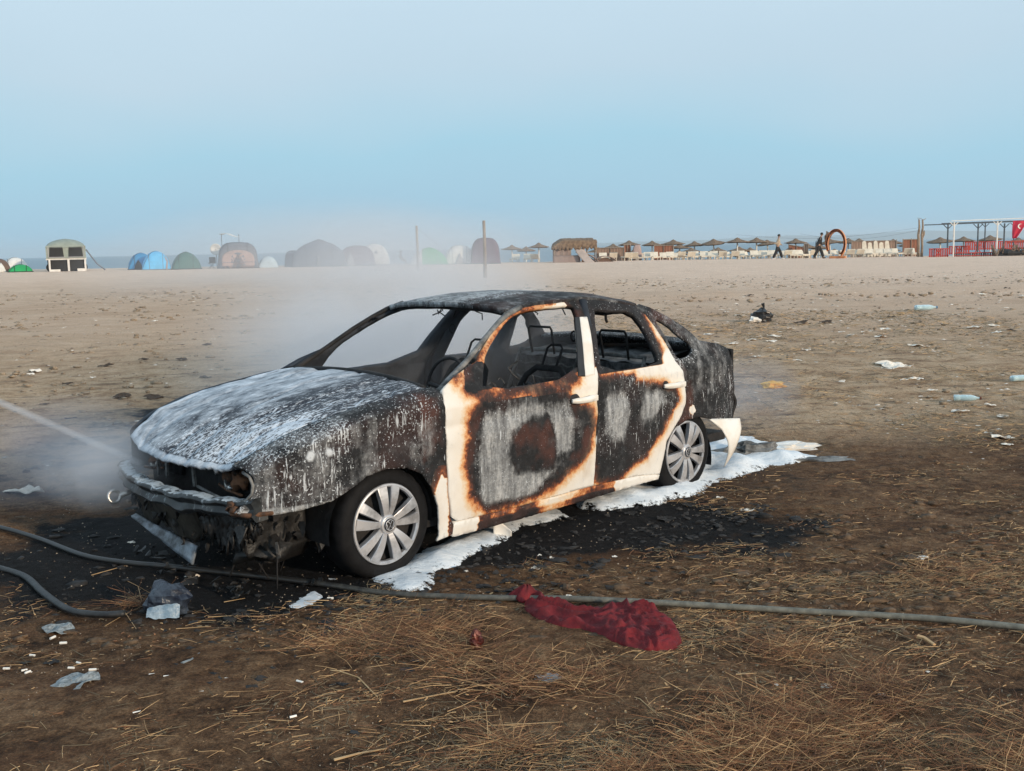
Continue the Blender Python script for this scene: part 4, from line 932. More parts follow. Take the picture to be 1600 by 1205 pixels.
# crumpled red cloth
M_RED = simple("red_cloth", (.17, .006, .011), (.085, .003, .007), .8, 18, bmp=.4)
def cloth_heap():
    poly = chaikin(CLOTH, 2); P, Fc = cdt(poly, (), .0075); d = np.maximum(0, -sdist(P, poly)); V = []
    for (x, y), dd in zip(P, d):
        k = min(1, dd / .035) ** .6; R_ = float(sstep(.28, .42, x))
        n1 = mnoise.noise(Vector((x * 7, y * 9, 1))); n2 = mnoise.noise(Vector((x * 16, y * 16, 5))); yy = y + .45 * x
        long_ = abs(math.sin(yy * 34 + 3.2 * n1 + 1.0 * n2)); rnd = abs(math.sin((x - .2 * yy) * 30 + 4.2 * n1 + 2.2 * n2)); r3 = abs(math.sin(yy * 38 + 5 * n2 + 3 * n1))
        f1 = (1 - long_) ** 1.3; f2 = .6 * (1 - rnd) ** 1.2 + .5 * (1 - r3) ** 1.2
        V.append((x + .006 * n2, y + .006 * n1, on_z(x, y) + .003 + k * ((1 - R_) * (.018 + .034 * f1) + R_ * (.034 + .018 * n1 + .032 * f2))))
    o = mesh_obj("cloth", V, Fc, M_RED, None, True)
    if o.data.polygons[0].normal.z < 0: o.data.flip_normals()
    solid(o, .004); return o
tag(cloth_heap(), "crumpled dark red cloth lying on the ground under the grey hose", "cloth")
mb = MB(); c = Vector((0.060, 4.69, 0))
def knot(a, b):
    an = 2 * math.pi * a; r_ = .05 * (1 - b) * (1 + .35 * math.sin(an * 3)) + .012
    return (c.x + .02 * b - .03 + r_ * math.cos(an), c.y + r_ * math.sin(an) * .7, .02 + .060 * b ** .8 + .006 * math.sin(an * 5))
mb.grid(knot, 28, 8); kn = mb.build("twisted_end", M_RED, [o for o in bpy.data.objects if o.name == "cloth"][0], True); solid(kn, .003)

# crushed bag at the left front
def crumple(name, px, py, sz, mat, label, cat, seed, flat=.5, parts=None, group=None, rz=0, amp=.55, sink=.25):
    p = gpx(px, py); o = empty(name, p, rz) if parts else None
    mb = MB(); mb.blob((0, 0, sz[2] * (1 - sink)), sz, seed, amp, 16, 11, 1.9)
    if o: b_ = mb.build(parts[0], mat, o, False)
    else:
        o = mb.build(name, mat, None, False); o.location = p; o.rotation_euler = (0, 0, rz)
    return tag(o, label, cat, group)
M_BAGD = simple("dark_crumpled_film", (.012, .016, .03), (.05, .065, .09), .3, 16, bmp=.6)
M_BAGL = simple("pale_blue_film", (.42, .50, .56), (.16, .24, .32), .3, 14, bmp=.5)
bgo = crumple("crushed_bag", 264, 958, (.105, .075, .085), M_BAGD, "crushed dark blue bag with a pale face lying left of the hose", "bag", 3, parts=["bag_body"], amp=.16)
mb = MB(); mb.grid(lambda a, b: (-.075 + .15 * a, -.085 - .018 * math.sin(a * 3) + .02 * b, .01 + .06 * b * (.55 + .45 * math.sin(a * 2.4)) + .008 * mnoise.noise(Vector((a * 5, b * 5, 0)))), 12, 8); o = mb.build("pale_face", M_BAGL, bgo, False); solid(o, .003)
mb = MB(); mb.grid(lambda a, b: (-.03 + .08 * a, -.088 + .005 * b, .035 + .022 * math.sin(math.pi * a) * (b - .3)), 8, 4); solid(mb.build("white_print", M_CREAM, bgo), .003)
bb = crumple("black_bag", 1189, 503, (.20, .16, .13), simple("black_bin_bag", (.008, .008, .009), (.02, .02, .022), .3, 12, bmp=.4), "small knotted black plastic bag on the sand behind the boot", "bag", 5, parts=["bag_body"], amp=.25)
mb = MB(); mb.tube([(.02, 0, .2), (.05, 0, .28), (.03, 0, .35)], [.03, .02, .035], 6); mb.build("knot", M_DARK, bb)
mb = MB(); mb.blob((-.14, -.12, .05), (.12, .06, .05), 3, .4); mb.build("white_underside", M_CREAM, bb)
crumple("crushed_can", 745, 1018, (.028, .028, .05), simple("rusty_red_can", (.11, .02, .012), (.05, .012, .01), .4, 20, metal=.3), "small crushed rusty red can standing left of the red cloth", "can", 7, amp=.2)
crumple("food_wrapper", 1208, 607, (.13, .07, .04), simple("yellow_wrapper", (.75, .42, .03), (.6, .3, .02), .4, 8), "small yellow wrapper on the sand right of the boot", "wrapper", 2, amp=.4)
crumple("plastic_scrap", 856, 1062, (.05, .03, .010), M_BAGL, "small clear film scrap lying below the red cloth", "scrap", 4, amp=.4)
crumple("charred_cloth", 1175, 715, (.22, .12, .06), M_ASHY, "ash coated burnt lump at the far end of the foam", "burnt lump", 9, amp=.5)
crumple("charred_sheet", 1220, 703, (.26, .12, .03), M_CREAM, "pale dusty sheet behind the foam bank", "sheet", 12, amp=.45)
crumple("charred_sheet", 1285, 722, (.22, .07, .02), M_ASHY, "flattened grey sheet at the tip of the foam", "sheet", 13, amp=.4)
# small white shard beside the sill
mb = MB(); mb.grid(lambda a, b: (.10 * a - .03, -.02 * b + .03 * math.sin(a * 2), .13 * b * (1 - .75 * a) + .005), 8, 6)
o = mb.build("paint_shard", M_CREAM, None, True); solid(o, .003); o.location = gpx(780, 842); tag(o, "torn white paint shard standing beside the sill", "shard")
M_FILM = bpy.data.materials.new("clear_bottle"); M_FILM.use_nodes = True
b = M_FILM.node_tree.nodes['Principled BSDF']; b.inputs['Base Color'].default_value = (.55, .72, .76, 1); b.inputs['Roughness'].default_value = .12; b.inputs['Transmission Weight'].default_value = .35; b.inputs['IOR'].default_value = 1.2
M_CAPR = simple("brown_cap", (.15, .04, .02)); M_CAPB = simple("blue_cap", (.10, .22, .35))
def bottle(px, py, rz, sc, label, cap):
    r = empty("plastic_bottle", gpx(px, py), rz); r.scale = (sc,) * 3
    prof = [(0, .0), (.032, .0), (.036, .01), (.036, .05), (.032, .06), (.036, .07), (.036, .15), (.028, .185), (.013, .215), (.013, .235)]
    n = 18; V = [(x, rr * math.cos(2 * math.pi * k / n), .034 + rr * math.sin(2 * math.pi * k / n) * .85) for k in range(n) for rr, x in prof]; m_ = len(prof)
    mesh_obj("bottle_body", V, [(k * m_ + j, k * m_ + j + 1, ((k + 1) % n) * m_ + j + 1, ((k + 1) % n) * m_ + j) for k in range(n) for j in range(m_ - 1)], M_FILM, r, True)
    mb = MB(); mb.tube([(.232, 0, .034), (.25, 0, .034)], .015, 10); mb.build("bottle_cap", cap, r)
    return tag(r, label, "bottle")
bottle(1490, 627, R(-15), 1.0, "clear plastic bottle with a brown cap on the right hand sand", M_CAPR)
bottle(1580, 597, R(10), 1.1, "pale blue plastic bottle at the right edge of the sand", M_CAPB)
bottle(1430, 486, R(5), 1.9, "large clear water container lying far out on the right hand sand", M_CAPB)

# litter, one sheet each
M_PAPER = simple("sun_bleached_paper", (.86, .80, .72), (.70, .63, .54), .8, 9, bmp=.2)
M_PAPERB = simple("grey_film_scrap", (.30, .33, .34), (.12, .13, .135), .5, 9, bmp=.2)
M_CHAR = simple("charcoal", (.008, .008, .009), (.03, .028, .028), .8, 20, bmp=.6)
M_BARK = simple("dark_clod", (.035, .022, .015), (.09, .06, .04), .9, 14, bmp=.6)
protos = []
for k in range(7):
    mb = MB(); rr = random.Random(k)
    ks = [rr.uniform(.5, 1) for _ in range(11)]
    def sheet(a, b, ks=ks, k=k):
        an = 2 * math.pi * a; i = a * 11; i0 = int(i) % 11; kk = ks[i0] * (1 - i % 1) + ks[(i0 + 1) % 11] * (i % 1)
        r_ = b * kk; return (r_ * math.cos(an), r_ * math.sin(an) * .6, .10 + .22 * mnoise.noise(Vector((r_ * math.cos(an) * 2, r_ * math.sin(an) * 2, k * 4))))
    mb.grid(sheet, 22, 5); me = mb.build("paper_scrap", M_PAPER)
    solid(me, .02); protos.append(me)
used = [0] * 7
def scrap(px, py, size_px, name="paper_scrap", label="small bleached paper scrap lying on the pale sand", group="paper scraps strewn over the beach", mat=None, cat="paper scrap"):
    k = random.randrange(7); p = gpx(px, py); o = protos[k].copy(); COL.objects.link(o)
    if mat: o.data = o.data.copy(); o.data.materials[0] = mat
    o.name = name; o.data.name = name
    s = size_px * p.y / F_PX / 2 * 1.4; o.location = p + Vector((0, 0, .0)); o.scale = (s, s * 1.7, s * 1.1); o.rotation_euler = (random.uniform(-.1, .1), random.uniform(-.1, .1), random.uniform(-.6, .6))
    return tag(o, label, cat, group)
A_ = lambda x, y: (1100 + x / 3.2, 430 + y / 3.2)
for x, y, s in [(180, 205, 16), (235, 325, 15), (150, 345, 14), (335, 333, 15), (350, 308, 18), (25, 298, 13), (90, 175, 8), (110, 185, 8), (310, 72, 6), (430, 270, 14), (380, 285, 6), (690, 285, 9), (740, 302, 13), (808, 287, 18),
                (900, 272, 16), (885, 310, 16), (1060, 355, 20), (1100, 360, 14), (1255, 200, 13), (1350, 265, 20), (1450, 255, 16), (1460, 288, 14), (930, 470, 24), (1005, 460, 20), (1008, 428, 6), (685, 533, 12), (1000, 525, 13), (1060, 522, 22),
                (1140, 578, 14), (1280, 683, 22), (1480, 815, 34), (1515, 850, 18), (1490, 708, 18), (545, 440, 12), (260, 410, 16), (510, 375, 12), (1390, 98, 12), (1465, 17, 12), (1545, 430, 10), (1590, 105, 10), (1430, 650, 14), (530, 70, 9),
                (1240, 882, 6), (1420, 790, 10), (620, 850, 8), (640, 862, 8), (660, 640, 6), (1205, 398, 10), (470, 430, 16), (1310, 405, 10), (240, 740, 5)]:
    q = A_(x, y); scrap(q[0], q[1], s)
for px, py, s in [(1168, 798, 17), (1125, 778, 10), (838, 888, 16), (842, 868, 8), (960, 870, 8), (1438, 872, 20), (1290, 1073, 18), (1378, 1086, 10), (1213, 1070, 7), (1150, 1187, 8), (862, 872, 10), (500, 912, 14), (205, 848, 10), (300, 902, 20), (45, 1052, 9), (540, 985, 8),
                  (795, 1000, 8), (1450, 1050, 6), (728, 893, 6), (995, 975, 8), (890, 932, 10), (916, 935, 12)]:
    scrap(px, py, s, label="small pale scrap lying on the dark soil of the foreground", group="pale scraps on the dark soil")
for px, py, s in [(55, 580, 16), (48, 585, 10), (243, 502, 9), (357, 482, 6), (330, 578, 6), (510, 440, 6), (350, 470, 5), (100, 513, 7), (145, 590, 8), (606, 437, 9), (630, 441, 5), (560, 470, 5)]:
    scrap(px, py, s, label="tiny white chip on the smooth sand left of the car", group="white chips on the left hand sand")
for px, py, s in [(165, 572, 20), (283, 562, 16), (320, 590, 16), (225, 562, 14), (105, 600, 14), (190, 620, 24), (240, 622, 26), (110, 655, 16), (70, 632, 14), (325, 539, 14), (380, 535, 12), (1262, 583, 26), (1390, 496, 14), (1580, 517, 14), (1250, 505, 20), (1290, 504, 18), (1570, 452, 14), (1172, 462, 10)]:
    scrap(px, py, s, name="soil_clod", label="dark clod of trampled soil on the sand", group="dark clods on the sand", mat=M_BARK, cat="clod")
for px, py, s in [(380, 1022, 18), (292, 1040, 34), (700, 985, 26), (640, 1050, 16), (800, 982, 20), (735, 1002, 14), (80, 1036, 20), (40, 1036, 14), (1095, 870, 16), (955, 795, 16), (985, 803, 18), (1040, 812, 26), (1075, 790, 18), (600, 918, 20)]:
    scrap(px, py, s, name="char_flake", label="flake of charred material lying on the ground near the car", group="charred flakes around the car", mat=M_CHAR, cat="char flake")
scrap(118, 1068, 60, name="film_scrap", label="torn grey film lying among the cigarette ends", group=None, mat=M_PAPERB, cat="film scrap")
scrap(470, 1005, 1, name="film_scrap", label="tiny grey film fleck near the straw", group=None, mat=M_PAPERB, cat="film scrap")
scrap(90, 985, 44, name="film_scrap", label="crumpled dusty film beside the black hose end", group=None, mat=M_PAPERB, cat="film scrap")
scrap(35, 772, 70, name="broken_lath", label="pale broken lath lying left of the car", group=None, mat=M_PAPER, cat="lath").scale.y = .06
scrap(1395, 574, 44, name="card_sheet", label="long folded cream card on the sand right of the car", group=None, cat="card")
for o in protos: bpy.data.objects.remove(o)
# cigarette ends
mb = MB(); mb.tube([(-.012, 0, .005), (.006, 0, .005)], .0042, 8); butt = mb.build("cigarette_end", M_CREAM)
first = True
for px, py, a in [(12, 1048, 0), (40, 1050, .5), (45, 1053, 1.0), (113, 1047, -.1), (147, 1050, .1), (150, 1058, .3), (125, 1062, 0), (137, 1066, -.1), (239, 1057, .2), (262, 1060, .1), (357, 1064, -.2), (315, 1085, .2), (101, 1008, .1), (84, 999, 1.2), (52, 1027, -.2), (124, 1039, -.5), (216, 1117, .5), (470, 1070, -.6), (460, 1123, .5), (518, 938, .0)]:
    o = butt if first else butt.copy()
    if not first: COL.objects.link(o)
    first = False; o.location = gpx(px, py) + Vector((0, 0, .003)); s = random.uniform(1.0, 1.4); o.scale = (s * 1.2, s, s); o.rotation_euler = (0, 0, a)
    tag(o, "white cigarette end dropped on the dark soil at lower left", "cigarette end", "cigarette ends at lower left")

# ---------------------------------------------------------------- straw
M_STRAW = simple("dry_straw", (.64, .42, .21), (.30, .17, .075), .7, 3, bmp=0, lo=.35, hi=.65)
M_STRAWR = simple("rusty_dry_grass", (.25, .115, .05), (.12, .055, .028), .8, 3, bmp=0)
M_STRAWG = simple("grey_dry_grass", (.20, .16, .10), (.08, .06, .035), .8, 4, bmp=0)
def blades(name, pts, lens, mat, label, lift=.012, up=.0, wd=.0016, bend=.3, mats=None):
    V = []; Fc = []; mi = []
    for (x, y), L in zip(pts, lens):
        a = random.gauss(0, 1.0) + (math.pi if random.random() < .5 else 0); z0 = on_z(x, y) + random.uniform(.001, lift); el = random.uniform(-.05, .12) + up * random.random()
        dx, dy = math.cos(a), math.sin(a); k = random.uniform(-bend, bend); w_ = wd * random.uniform(.6, 1.5) * (1 + .25 * max(0, y - 5)); n0 = len(V)
        for q in (0, .5, 1):
            c = (x + dx * L * q - dy * L * k * q * q, y + dy * L * q + dx * L * k * q * q, z0 + L * math.sin(el) * q - (.004 if q == 1 and el < .1 else 0)); ww = w_ * (1 - .5 * q)
            V += [(c[0] - dy * ww, c[1] + dx * ww, c[2]), (c[0] + dy * ww, c[1] - dx * ww, c[2] + ww * .3), (c[0], c[1], c[2] + ww * 1.2)]
        for s in (0, 3):
            for j in range(3): Fc.append((n0 + s + j, n0 + s + (j + 1) % 3, n0 + s + 3 + (j + 1) % 3, n0 + s + 3 + j)); mi.append(0)
        if mats: 
            mm = random.choices(range(len(mats)), [5, 3, 4])[0]; mi[-6:] = [mm] * 6
    o = mesh_obj(name, V, Fc, None if mats else mat, mats=mats, midx=mi if mats else None)
    return tag(o, label, "straw", kind='stuff')
def clump_field(n, x0, x1, y0, y1, thr, sc=1.1, seed=0):
    out = []
    while len(out) < n:
        y = y0 + (y1 - y0) * random.random() ** 1.25; hw = .52 * y + .3; x = random.uniform(max(x0, -hw), min(x1, hw))
        if x < x0 or x > x1: continue
        k = mnoise.noise(Vector((x * sc, y * sc * 1.6, seed))) + .5 * mnoise.noise(Vector((x * 4, y * 5, seed)))
        if k < thr + random.uniform(-.18, .18): continue
        P_ = np.array([(x, y)])
        if sdist(P_, SCORCH2)[0] < -.15: continue
        out.append((x, y))
    return out
pts = clump_field(15000, -1.4, 3.6, 2.9, 5.3, .22) + clump_field(4000, -3, 3.6, 2.9, 5.2, .05, 1.4, 9) + clump_field(5000, .6, 6, 4.6, 9.5, .05, 1.2, 4)
blades("straw", pts, [random.choice((.02, .03, .045, .07, .11)) * random.uniform(.6, 1.2) for _ in pts], None, "broken dry straw strewn over the dark soil", mats=[M_STRAWG, M_STRAWR, M_STRAW], wd=.0013)
pts = []
for cx, cy, rr, n in [(-.38, 4.25, .30, 900), (-.2, 4.0, .25, 350), (.0, 3.75, .2, 300), (-.75, 4.2, .16, 200), (.95, 3.35, .30, 1500), (.70, 3.15, .22, 1100), (1.25, 3.6, .18, 600), (1.75, 3.2, .2, 600), (-.05, 3.25, .12, 220), (1.05, 4.0, .14, 260), (-1.75, 4.75, .12, 120), (.2, 3.75, .18, 260), (2.1, 4.9, .25, 260), (1.5, 3.0, .3, 700), (.33, 3.05, .1, 200)]:
    pts += [(random.gauss(cx, rr * .55), random.gauss(cy, rr * .45)) for _ in range(n)]
blades("dry_grass", pts, [random.uniform(.04, .16) for _ in pts], None, "matted reddish dry grass in the foreground", lift=.03, up=.5, mats=[M_STRAWR, M_STRAW, M_STRAWR], wd=.0010, bend=.5)
pts = clump_field(12000, -3, 9, 8.0, 22, -.06, .6, 14)
blades("dry_grass", pts, [random.uniform(.05, .16) for _ in pts], None, "thin dry grass scattered over the sand right of the car", lift=.02, up=.25, mats=[M_STRAWG, M_STRAWG, M_STRAW], wd=.0011)
# single stalks that read one by one
def stalk(pts_px, r0, label="pale dry stalk lying on the foreground soil", group="dry stalks in the foreground", mat=None, name="dry_stalk", cat="stalk"):
    P = [gpx(x, y, r0 + .004) for x, y in pts_px]; mb = MB(); mb.tube(P, [r0 * (1 - .45 * i / max(1, len(P) - 1)) for i in range(len(P))], 5, flat=.6)
    return tag(mb.build(name, mat or M_STALK), label, cat, group)
M_STALK = simple("pale_stalk", (.50, .34, .18), (.36, .22, .10), .6, 8, bmp=0)
for q, r_ in [([(530, 945), (590, 949), (648, 953)], .0032), ([(493, 1050), (530, 1052), (560, 1062), (590, 1093)], .005), ([(630, 1100), (680, 1090), (715, 1083)], .0045), ([(715, 1080), (760, 1082), (782, 1088)], .003), ([(522, 1192), (560, 1182), (605, 1174)], .006), ([(825, 1013), (870, 1010), (930, 1003)], .004), ([(840, 1010), (915, 1014)], .003),
              ([(575, 1012), (620, 1008)], .006), ([(602, 1056), (648, 1059)], .003), ([(545, 1050), (610, 1040)], .0025), ([(960, 1083), (1000, 1095), (1030, 1122)], .0028), ([(910, 1036), (930, 1056), (960, 1068)], .0026), ([(1050, 972), (1092, 1003)], .0024), ([(760, 1137), (820, 1134), (880, 1131)], .0028), ([(1278, 985), (1320, 977), (1350, 971)], .0034), ([(1295, 987), (1360, 1003)], .0022),
              ([(1395, 988), (1425, 1002)], .003), ([(1150, 1057), (1182, 1055)], .004), ([(1560, 1107), (1590, 1097)], .0035), ([(1340, 1072), (1375, 1056), (1405, 1057)], .0022), ([(1245, 1063), (1275, 1075)], .002), ([(990, 1181), (1040, 1178), (1120, 1174)], .0028), ([(143, 901), (200, 885)], .0035), ([(275, 985), (330, 981)], .0028), ([(325, 967), (362, 965)], .004), ([(350, 943), (383, 937)], .003),
              ([(200, 910), (216, 918), (221, 940)], .0022), ([(165, 980), (185, 968), (200, 960)], .0022), ([(193, 955), (213, 985)], .002), ([(108, 1180), (150, 1172)], .0035), ([(75, 1190), (115, 1187)], .0025), ([(232, 1170), (272, 1158)], .0025), ([(490, 1115), (525, 1109)], .003), ([(456, 1155), (483, 1150)], .003), ([(410, 1191), (440, 1200)], .003), ([(570, 1178), (602, 1150)], .002), ([(700, 944), (748, 950)], .0025), ([(455, 1000), (500, 1027)], .002), ([(940, 1017), (980, 1020)], .0028), ([(518, 961), (560, 966)], .003), ([(1180, 1060), (1183, 1078), (1200, 1082)], .0022), ([(1330, 1092), (1355, 1108)], .003), ([(1010, 1190), (1060, 1200)], .0022), ([(1080, 1125), (1120, 1105)], .0025), ([(630, 1130), (700, 1125), (780, 1120)], .0022)]:
    stalk(q, r_)
stalk([(1434, 1001), (1445, 1004), (1460, 1014)], .014, "short thick peeled stick on the soil at lower right", None, M_CREAM if False else simple("peeled_stick", (.62, .40, .20), (.45, .26, .12), .6, 9), "broken_stick", "stick")
stalk([(285, 1042), (300, 1036), (312, 1026)], .010, "curled grey bark strip on the soil at lower left", None, M_PAPERB, "bark_strip", "bark")
# fine grit
V = []; Fc = []
for _ in range(8000):
    y = 2.9 + 18 * random.random() ** 2.2; x = random.uniform(-.55 * y, .55 * y); s = random.uniform(.0014, .0045) * (1 + .16 * (y - 3)); z = on_z(x, y) + .006; n0 = len(V)
    an = random.random() * 6; 
    for k in range(3): V.append((x + s * math.cos(an + k * 2.1), y + s * math.sin(an + k * 2.1), z))
    V.append((x, y, z + s * .9)); Fc += [(n0, n0 + 1, n0 + 3), (n0 + 1, n0 + 2, n0 + 3), (n0 + 2, n0, n0 + 3)]
tag(mesh_obj("grit", V, Fc, simple("pale_grit", (.42, .35, .27), (.10, .07, .05), .8, 2.7, bmp=0)), "fine pale chips and grit scattered on the soil", "grit", kind='stuff')
mb = MB()
for _ in range(1500):
    c = random.choice([(-.38, 4.2, .35), (.3, 4.0, .6), (1.2, 3.9, .7), (-1.0, 4.4, .6), (0, 3.4, .8), (1.3, 4.9, .9), (-1.5, 4.0, .8), (1.6, 3.2, .5)])
    x, y = random.gauss(c[0], c[2]), random.gauss(c[1], c[2] * .5)
    if y < 2.7 or sdist(np.array([(x, y)]), SCORCH2)[0] < 0: continue
    L_ = random.uniform(.006, .022); q = Matrix.Rotation(random.random() * 6.3, 3, 'Z') @ Matrix.Rotation(random.uniform(-.4, .4), 3, 'Y'); mb.cur = random.randrange(3)
    mb.box((x, y, on_z(x, y) + .008), (L_, L_ * random.uniform(.15, .5), .0025), q, taper=random.uniform(.6, 1))
tag(mb.build("wood_chips", mats=[M_STRAW, M_STRAWR, M_STRAWG]), "splintered wood and bark chips trodden into the foreground soil", "wood chips", kind='stuff')
V = []; Fc = []; mb = MB()
for _ in range(900):
    k = random.random()
    u, v = random.uniform(-1.3, 2.4), random.gauss(1.25, .28) if random.random() < .7 else random.uniform(-1, 1.2)
    if u > 1.2 and v < 1.15: v += .4
    x, y = c2w(u, v); s = random.uniform(.004, .018); mb.blob((x, y, on_z(x, y) + s * .3), (s * 1.4, s, s * .6), _, .8, 5, 3)
tag(mb.build("charred_crumbs", M_CHAR), "black charred crumbs on the scorched soil beside the car", "char crumbs", kind='stuff')

# flecks of rubbish trodden into the middle distance, mostly on the right
V = []; Fc = []
for _ in range(4600):
    y = random.uniform(7.5, 42); x = random.uniform(-.5 * y, .53 * y)
    if x < .1 * y and random.random() < .7: continue
    s = random.uniform(.010, .026) * (.6 + y / 26); z = on_z(x, y) + .006; n0 = len(V); an = random.random() * 6
    for k in range(4): V.append((x + s * (1.4 if k % 2 else .8) * math.cos(an + k * 1.57), y + s * math.sin(an + k * 1.57), z + random.uniform(0, .4) * s))
    V.append((x, y, z + s * .5)); Fc += [(n0 + k, n0 + (k + 1) % 4, n0 + 4) for k in range(4)]
tag(mesh_obj("rubbish_flecks", V, Fc, simple("mixed_flecks", (.78, .70, .61), (.09, .06, .045), .8, 1.3, bmp=0, lo=.44, hi=.50)), "specks of paper and dark crumbs trodden into the sand", "rubbish flecks", kind='stuff')

# lumps of sand and earth that catch the low sun
mb = MB()
for _ in range(5200):
    y = 4.2 + 34 * random.random() ** 1.6; x = random.uniform(-.52 * y, .52 * y)
    if sdist(np.array([(x, y)]), CAR_FOOT)[0] < .1: continue
    if mnoise.noise(Vector((x * .7, y * .5, 3))) + random.uniform(-.4, .4) < .05: continue
    s = random.uniform(.008, .030) * (.75 + y / 22); mb.cur = 2 if sdist(np.array([(x, y)]), SCORCH2)[0] < .12 else 0 if y < 8.5 + random.uniform(-1, 1) else 1
    mb.blob((x, y, on_z(x, y)), (s * random.uniform(1, 2.0), s, s * random.uniform(.35, .7)), _, .5, 6, 4)
tag(mb.build("earth_lumps", smooth=True, mats=[simple("dark_earth", (.050, .030, .018), (.15, .095, .055), .95, 30), simple("sandy_earth", (.19, .145, .10), (.35, .275, .20), .95, 30), M_CHAR]), "lumps of trodden sand and earth", "earth lumps", kind='stuff')

# ---------------------------------------------------------------- the camp along the crest
def dome(W, D, H, p=2.2, e=.6, nx=20, ny=16, x0=-1., x1=1., off=0.0, y0=-1., y1=1., peak=0.0, z0=0.0, z1=1e9):
    mb = MB()
    def f(a, b):
        sx = x0 + (x1 - x0) * a; sy = y0 + (y1 - y0) * b
        z = (H + off) * (max(0, 1 - abs(sx) ** p) ** e) * (max(0, 1 - abs(sy) ** p) ** e) + peak * (1 - abs(sx)) * (1 - abs(sy)) 
        bulge = 1.0
        return ((W / 2 + off) * sx * bulge, (D / 2 + off) * sy, min(max(z, z0), z1))
    mb.grid(f, nx, ny); return mb
def fpanel(W, D, H, outline, off=.03, p=2.2, e=.6, peak=0.0, lean=None):
    """flat-ish patch hung on the front face: outline in (x fraction, z fraction)"""
    P, Fc = cdt([(x, z) for x, z in outline], (), .12); V = []
    for sx, sz in P:
        # find sy (front, negative) where the dome has this height
        lo, hi = 0.0, 1.0
        for _ in range(24):
            m_ = (lo + hi) / 2; z = H * (max(0, 1 - abs(sx) ** p) ** e) * (max(0, 1 - m_ ** p) ** e) + peak * (1 - abs(sx)) * (1 - m_)
            if z > sz * H: lo = m_
            else: hi = m_
        V.append((W / 2 * sx, -D / 2 * lo - off, sz * H))
    return V, Fc
C1 = dict(blue=(.03, .26, .52), lblue=(.12, .50, .85), green=(.02, .38, .12), dgreen=(.06, .16, .14), grey=(.16, .17, .20), lgrey=(.36, .36, .38), white=(.75, .73, .70), pink=(.42, .30, .27), purple=(.10, .055, .09),
          brown=(.16, .10, .075), sage=(.30, .34, .30), black=(.015, .016, .018), slate=(.12, .14, .18), pale=(.55, .66, .72), plum=(.16, .11, .13))
MT = {k: cloth("tent_fabric_" + k, v) for k, v in C1.items()}
def put(o, px0, px1, d):
    a, b = at(px0, d), at(px1, d); o.location = (a + b) / 2; o.location.z = float(hz(o.location.x, o.location.y)) - .03; return (b.x - a.x)
def tent(px0, px1, hpx, d, col, label, D=2.4, p=2.2, e=.6, panels=(), peak=0.0, rz=0.0, halves=None, skirt=None, group=None, nm="tent", cat="tent"):
    r = empty(nm); W = put(r, px0, px1, d); H = hpx / F_PX * d; r.rotation_euler = (0, 0, rz + math.atan2(-r.location.x, r.location.y))
    if halves:
        dome(W, D, H, p, e, x0=-1, x1=halves[1], peak=peak).build("canopy", MT[col], r, True)
        dome(W, D, H, p, e, x0=halves[1], x1=1, peak=peak).build("fly_sheet", MT[halves[0]], r, True)
    else: dome(W, D, H, p, e, peak=peak).build("canopy", MT[col], r, True)
    for pn, pc, ol in panels:
        V, Fc = fpanel(W, D, H, ol, p=p, e=e, peak=peak); o = mesh_obj(pn, V, Fc, MT[pc], r, True); solid(o, .015)
    mb = MB()
    for s in (-1, 1):
        mb.tube([(W / 2 * s, -D / 2, .02), (W / 2 * s * 1.15, -D / 2 - .5, .0)], .008, 4)
    mb.tube([(W / 2 * (-1 + k / 8), D / 2 * (-1 + k / 8) * 1.0, H * (max(0, 1 - abs(-1 + k / 8) ** p) ** (2 * e)) + .01) for k in range(17)], .012, 4)
    mb.build("tent_pole", MT['black'], r)
    if W > 1.6:
        mb = MB()
        for f_ in (-.52, .50):
            mb.tube([(W / 2 * f_ * (1 - .12 * abs(-1 + k / 7)), D / 2 * (-1 + k / 7), H * (max(0, 1 - abs(f_) ** p) ** e) * (max(0, 1 - abs(-1 + k / 7) ** p) ** e) + peak * (1 - abs(f_)) * (1 - abs(-1 + k / 7)) + .015) for k in range(15)], .022, 4)
        mb.tube([(-W / 2 * 1.01, -D / 2, .04), (W / 2 * 1.01, -D / 2, .04)], .035, 4)
        mb.build("seam", MT['grey' if col in ('white', 'lblue', 'pale', 'pink') else 'black'], r)
    return tag(r, label, cat, group)
def arch(x, z, k=10): return [(-x, 0.01), (-x, z * .55)] + [(x * math.cos(t), z * .55 + z * .45 * math.sin(t)) for t in np.linspace(math.pi, 0, k)] + [(x, .01)]
def tri(x, z, c=0.0): return [(c - x, .01), (c - x * .55, z * .6), (c, z), (c + x * .55, z * .6), (c + x, .01)]
tent(-14, 14, 20, 76, 'brown', "brown and white tent cut off by the left edge behind the green tent", panels=[("door", 'white', tri(.5, .75))])
tent(2, 42, 21, 79, 'white', "low white tent top behind the green tent at the left edge", D=2.2)
tent(12, 48, 12, 74.5, 'green', "small bright green dome tent at the far left", D=2)
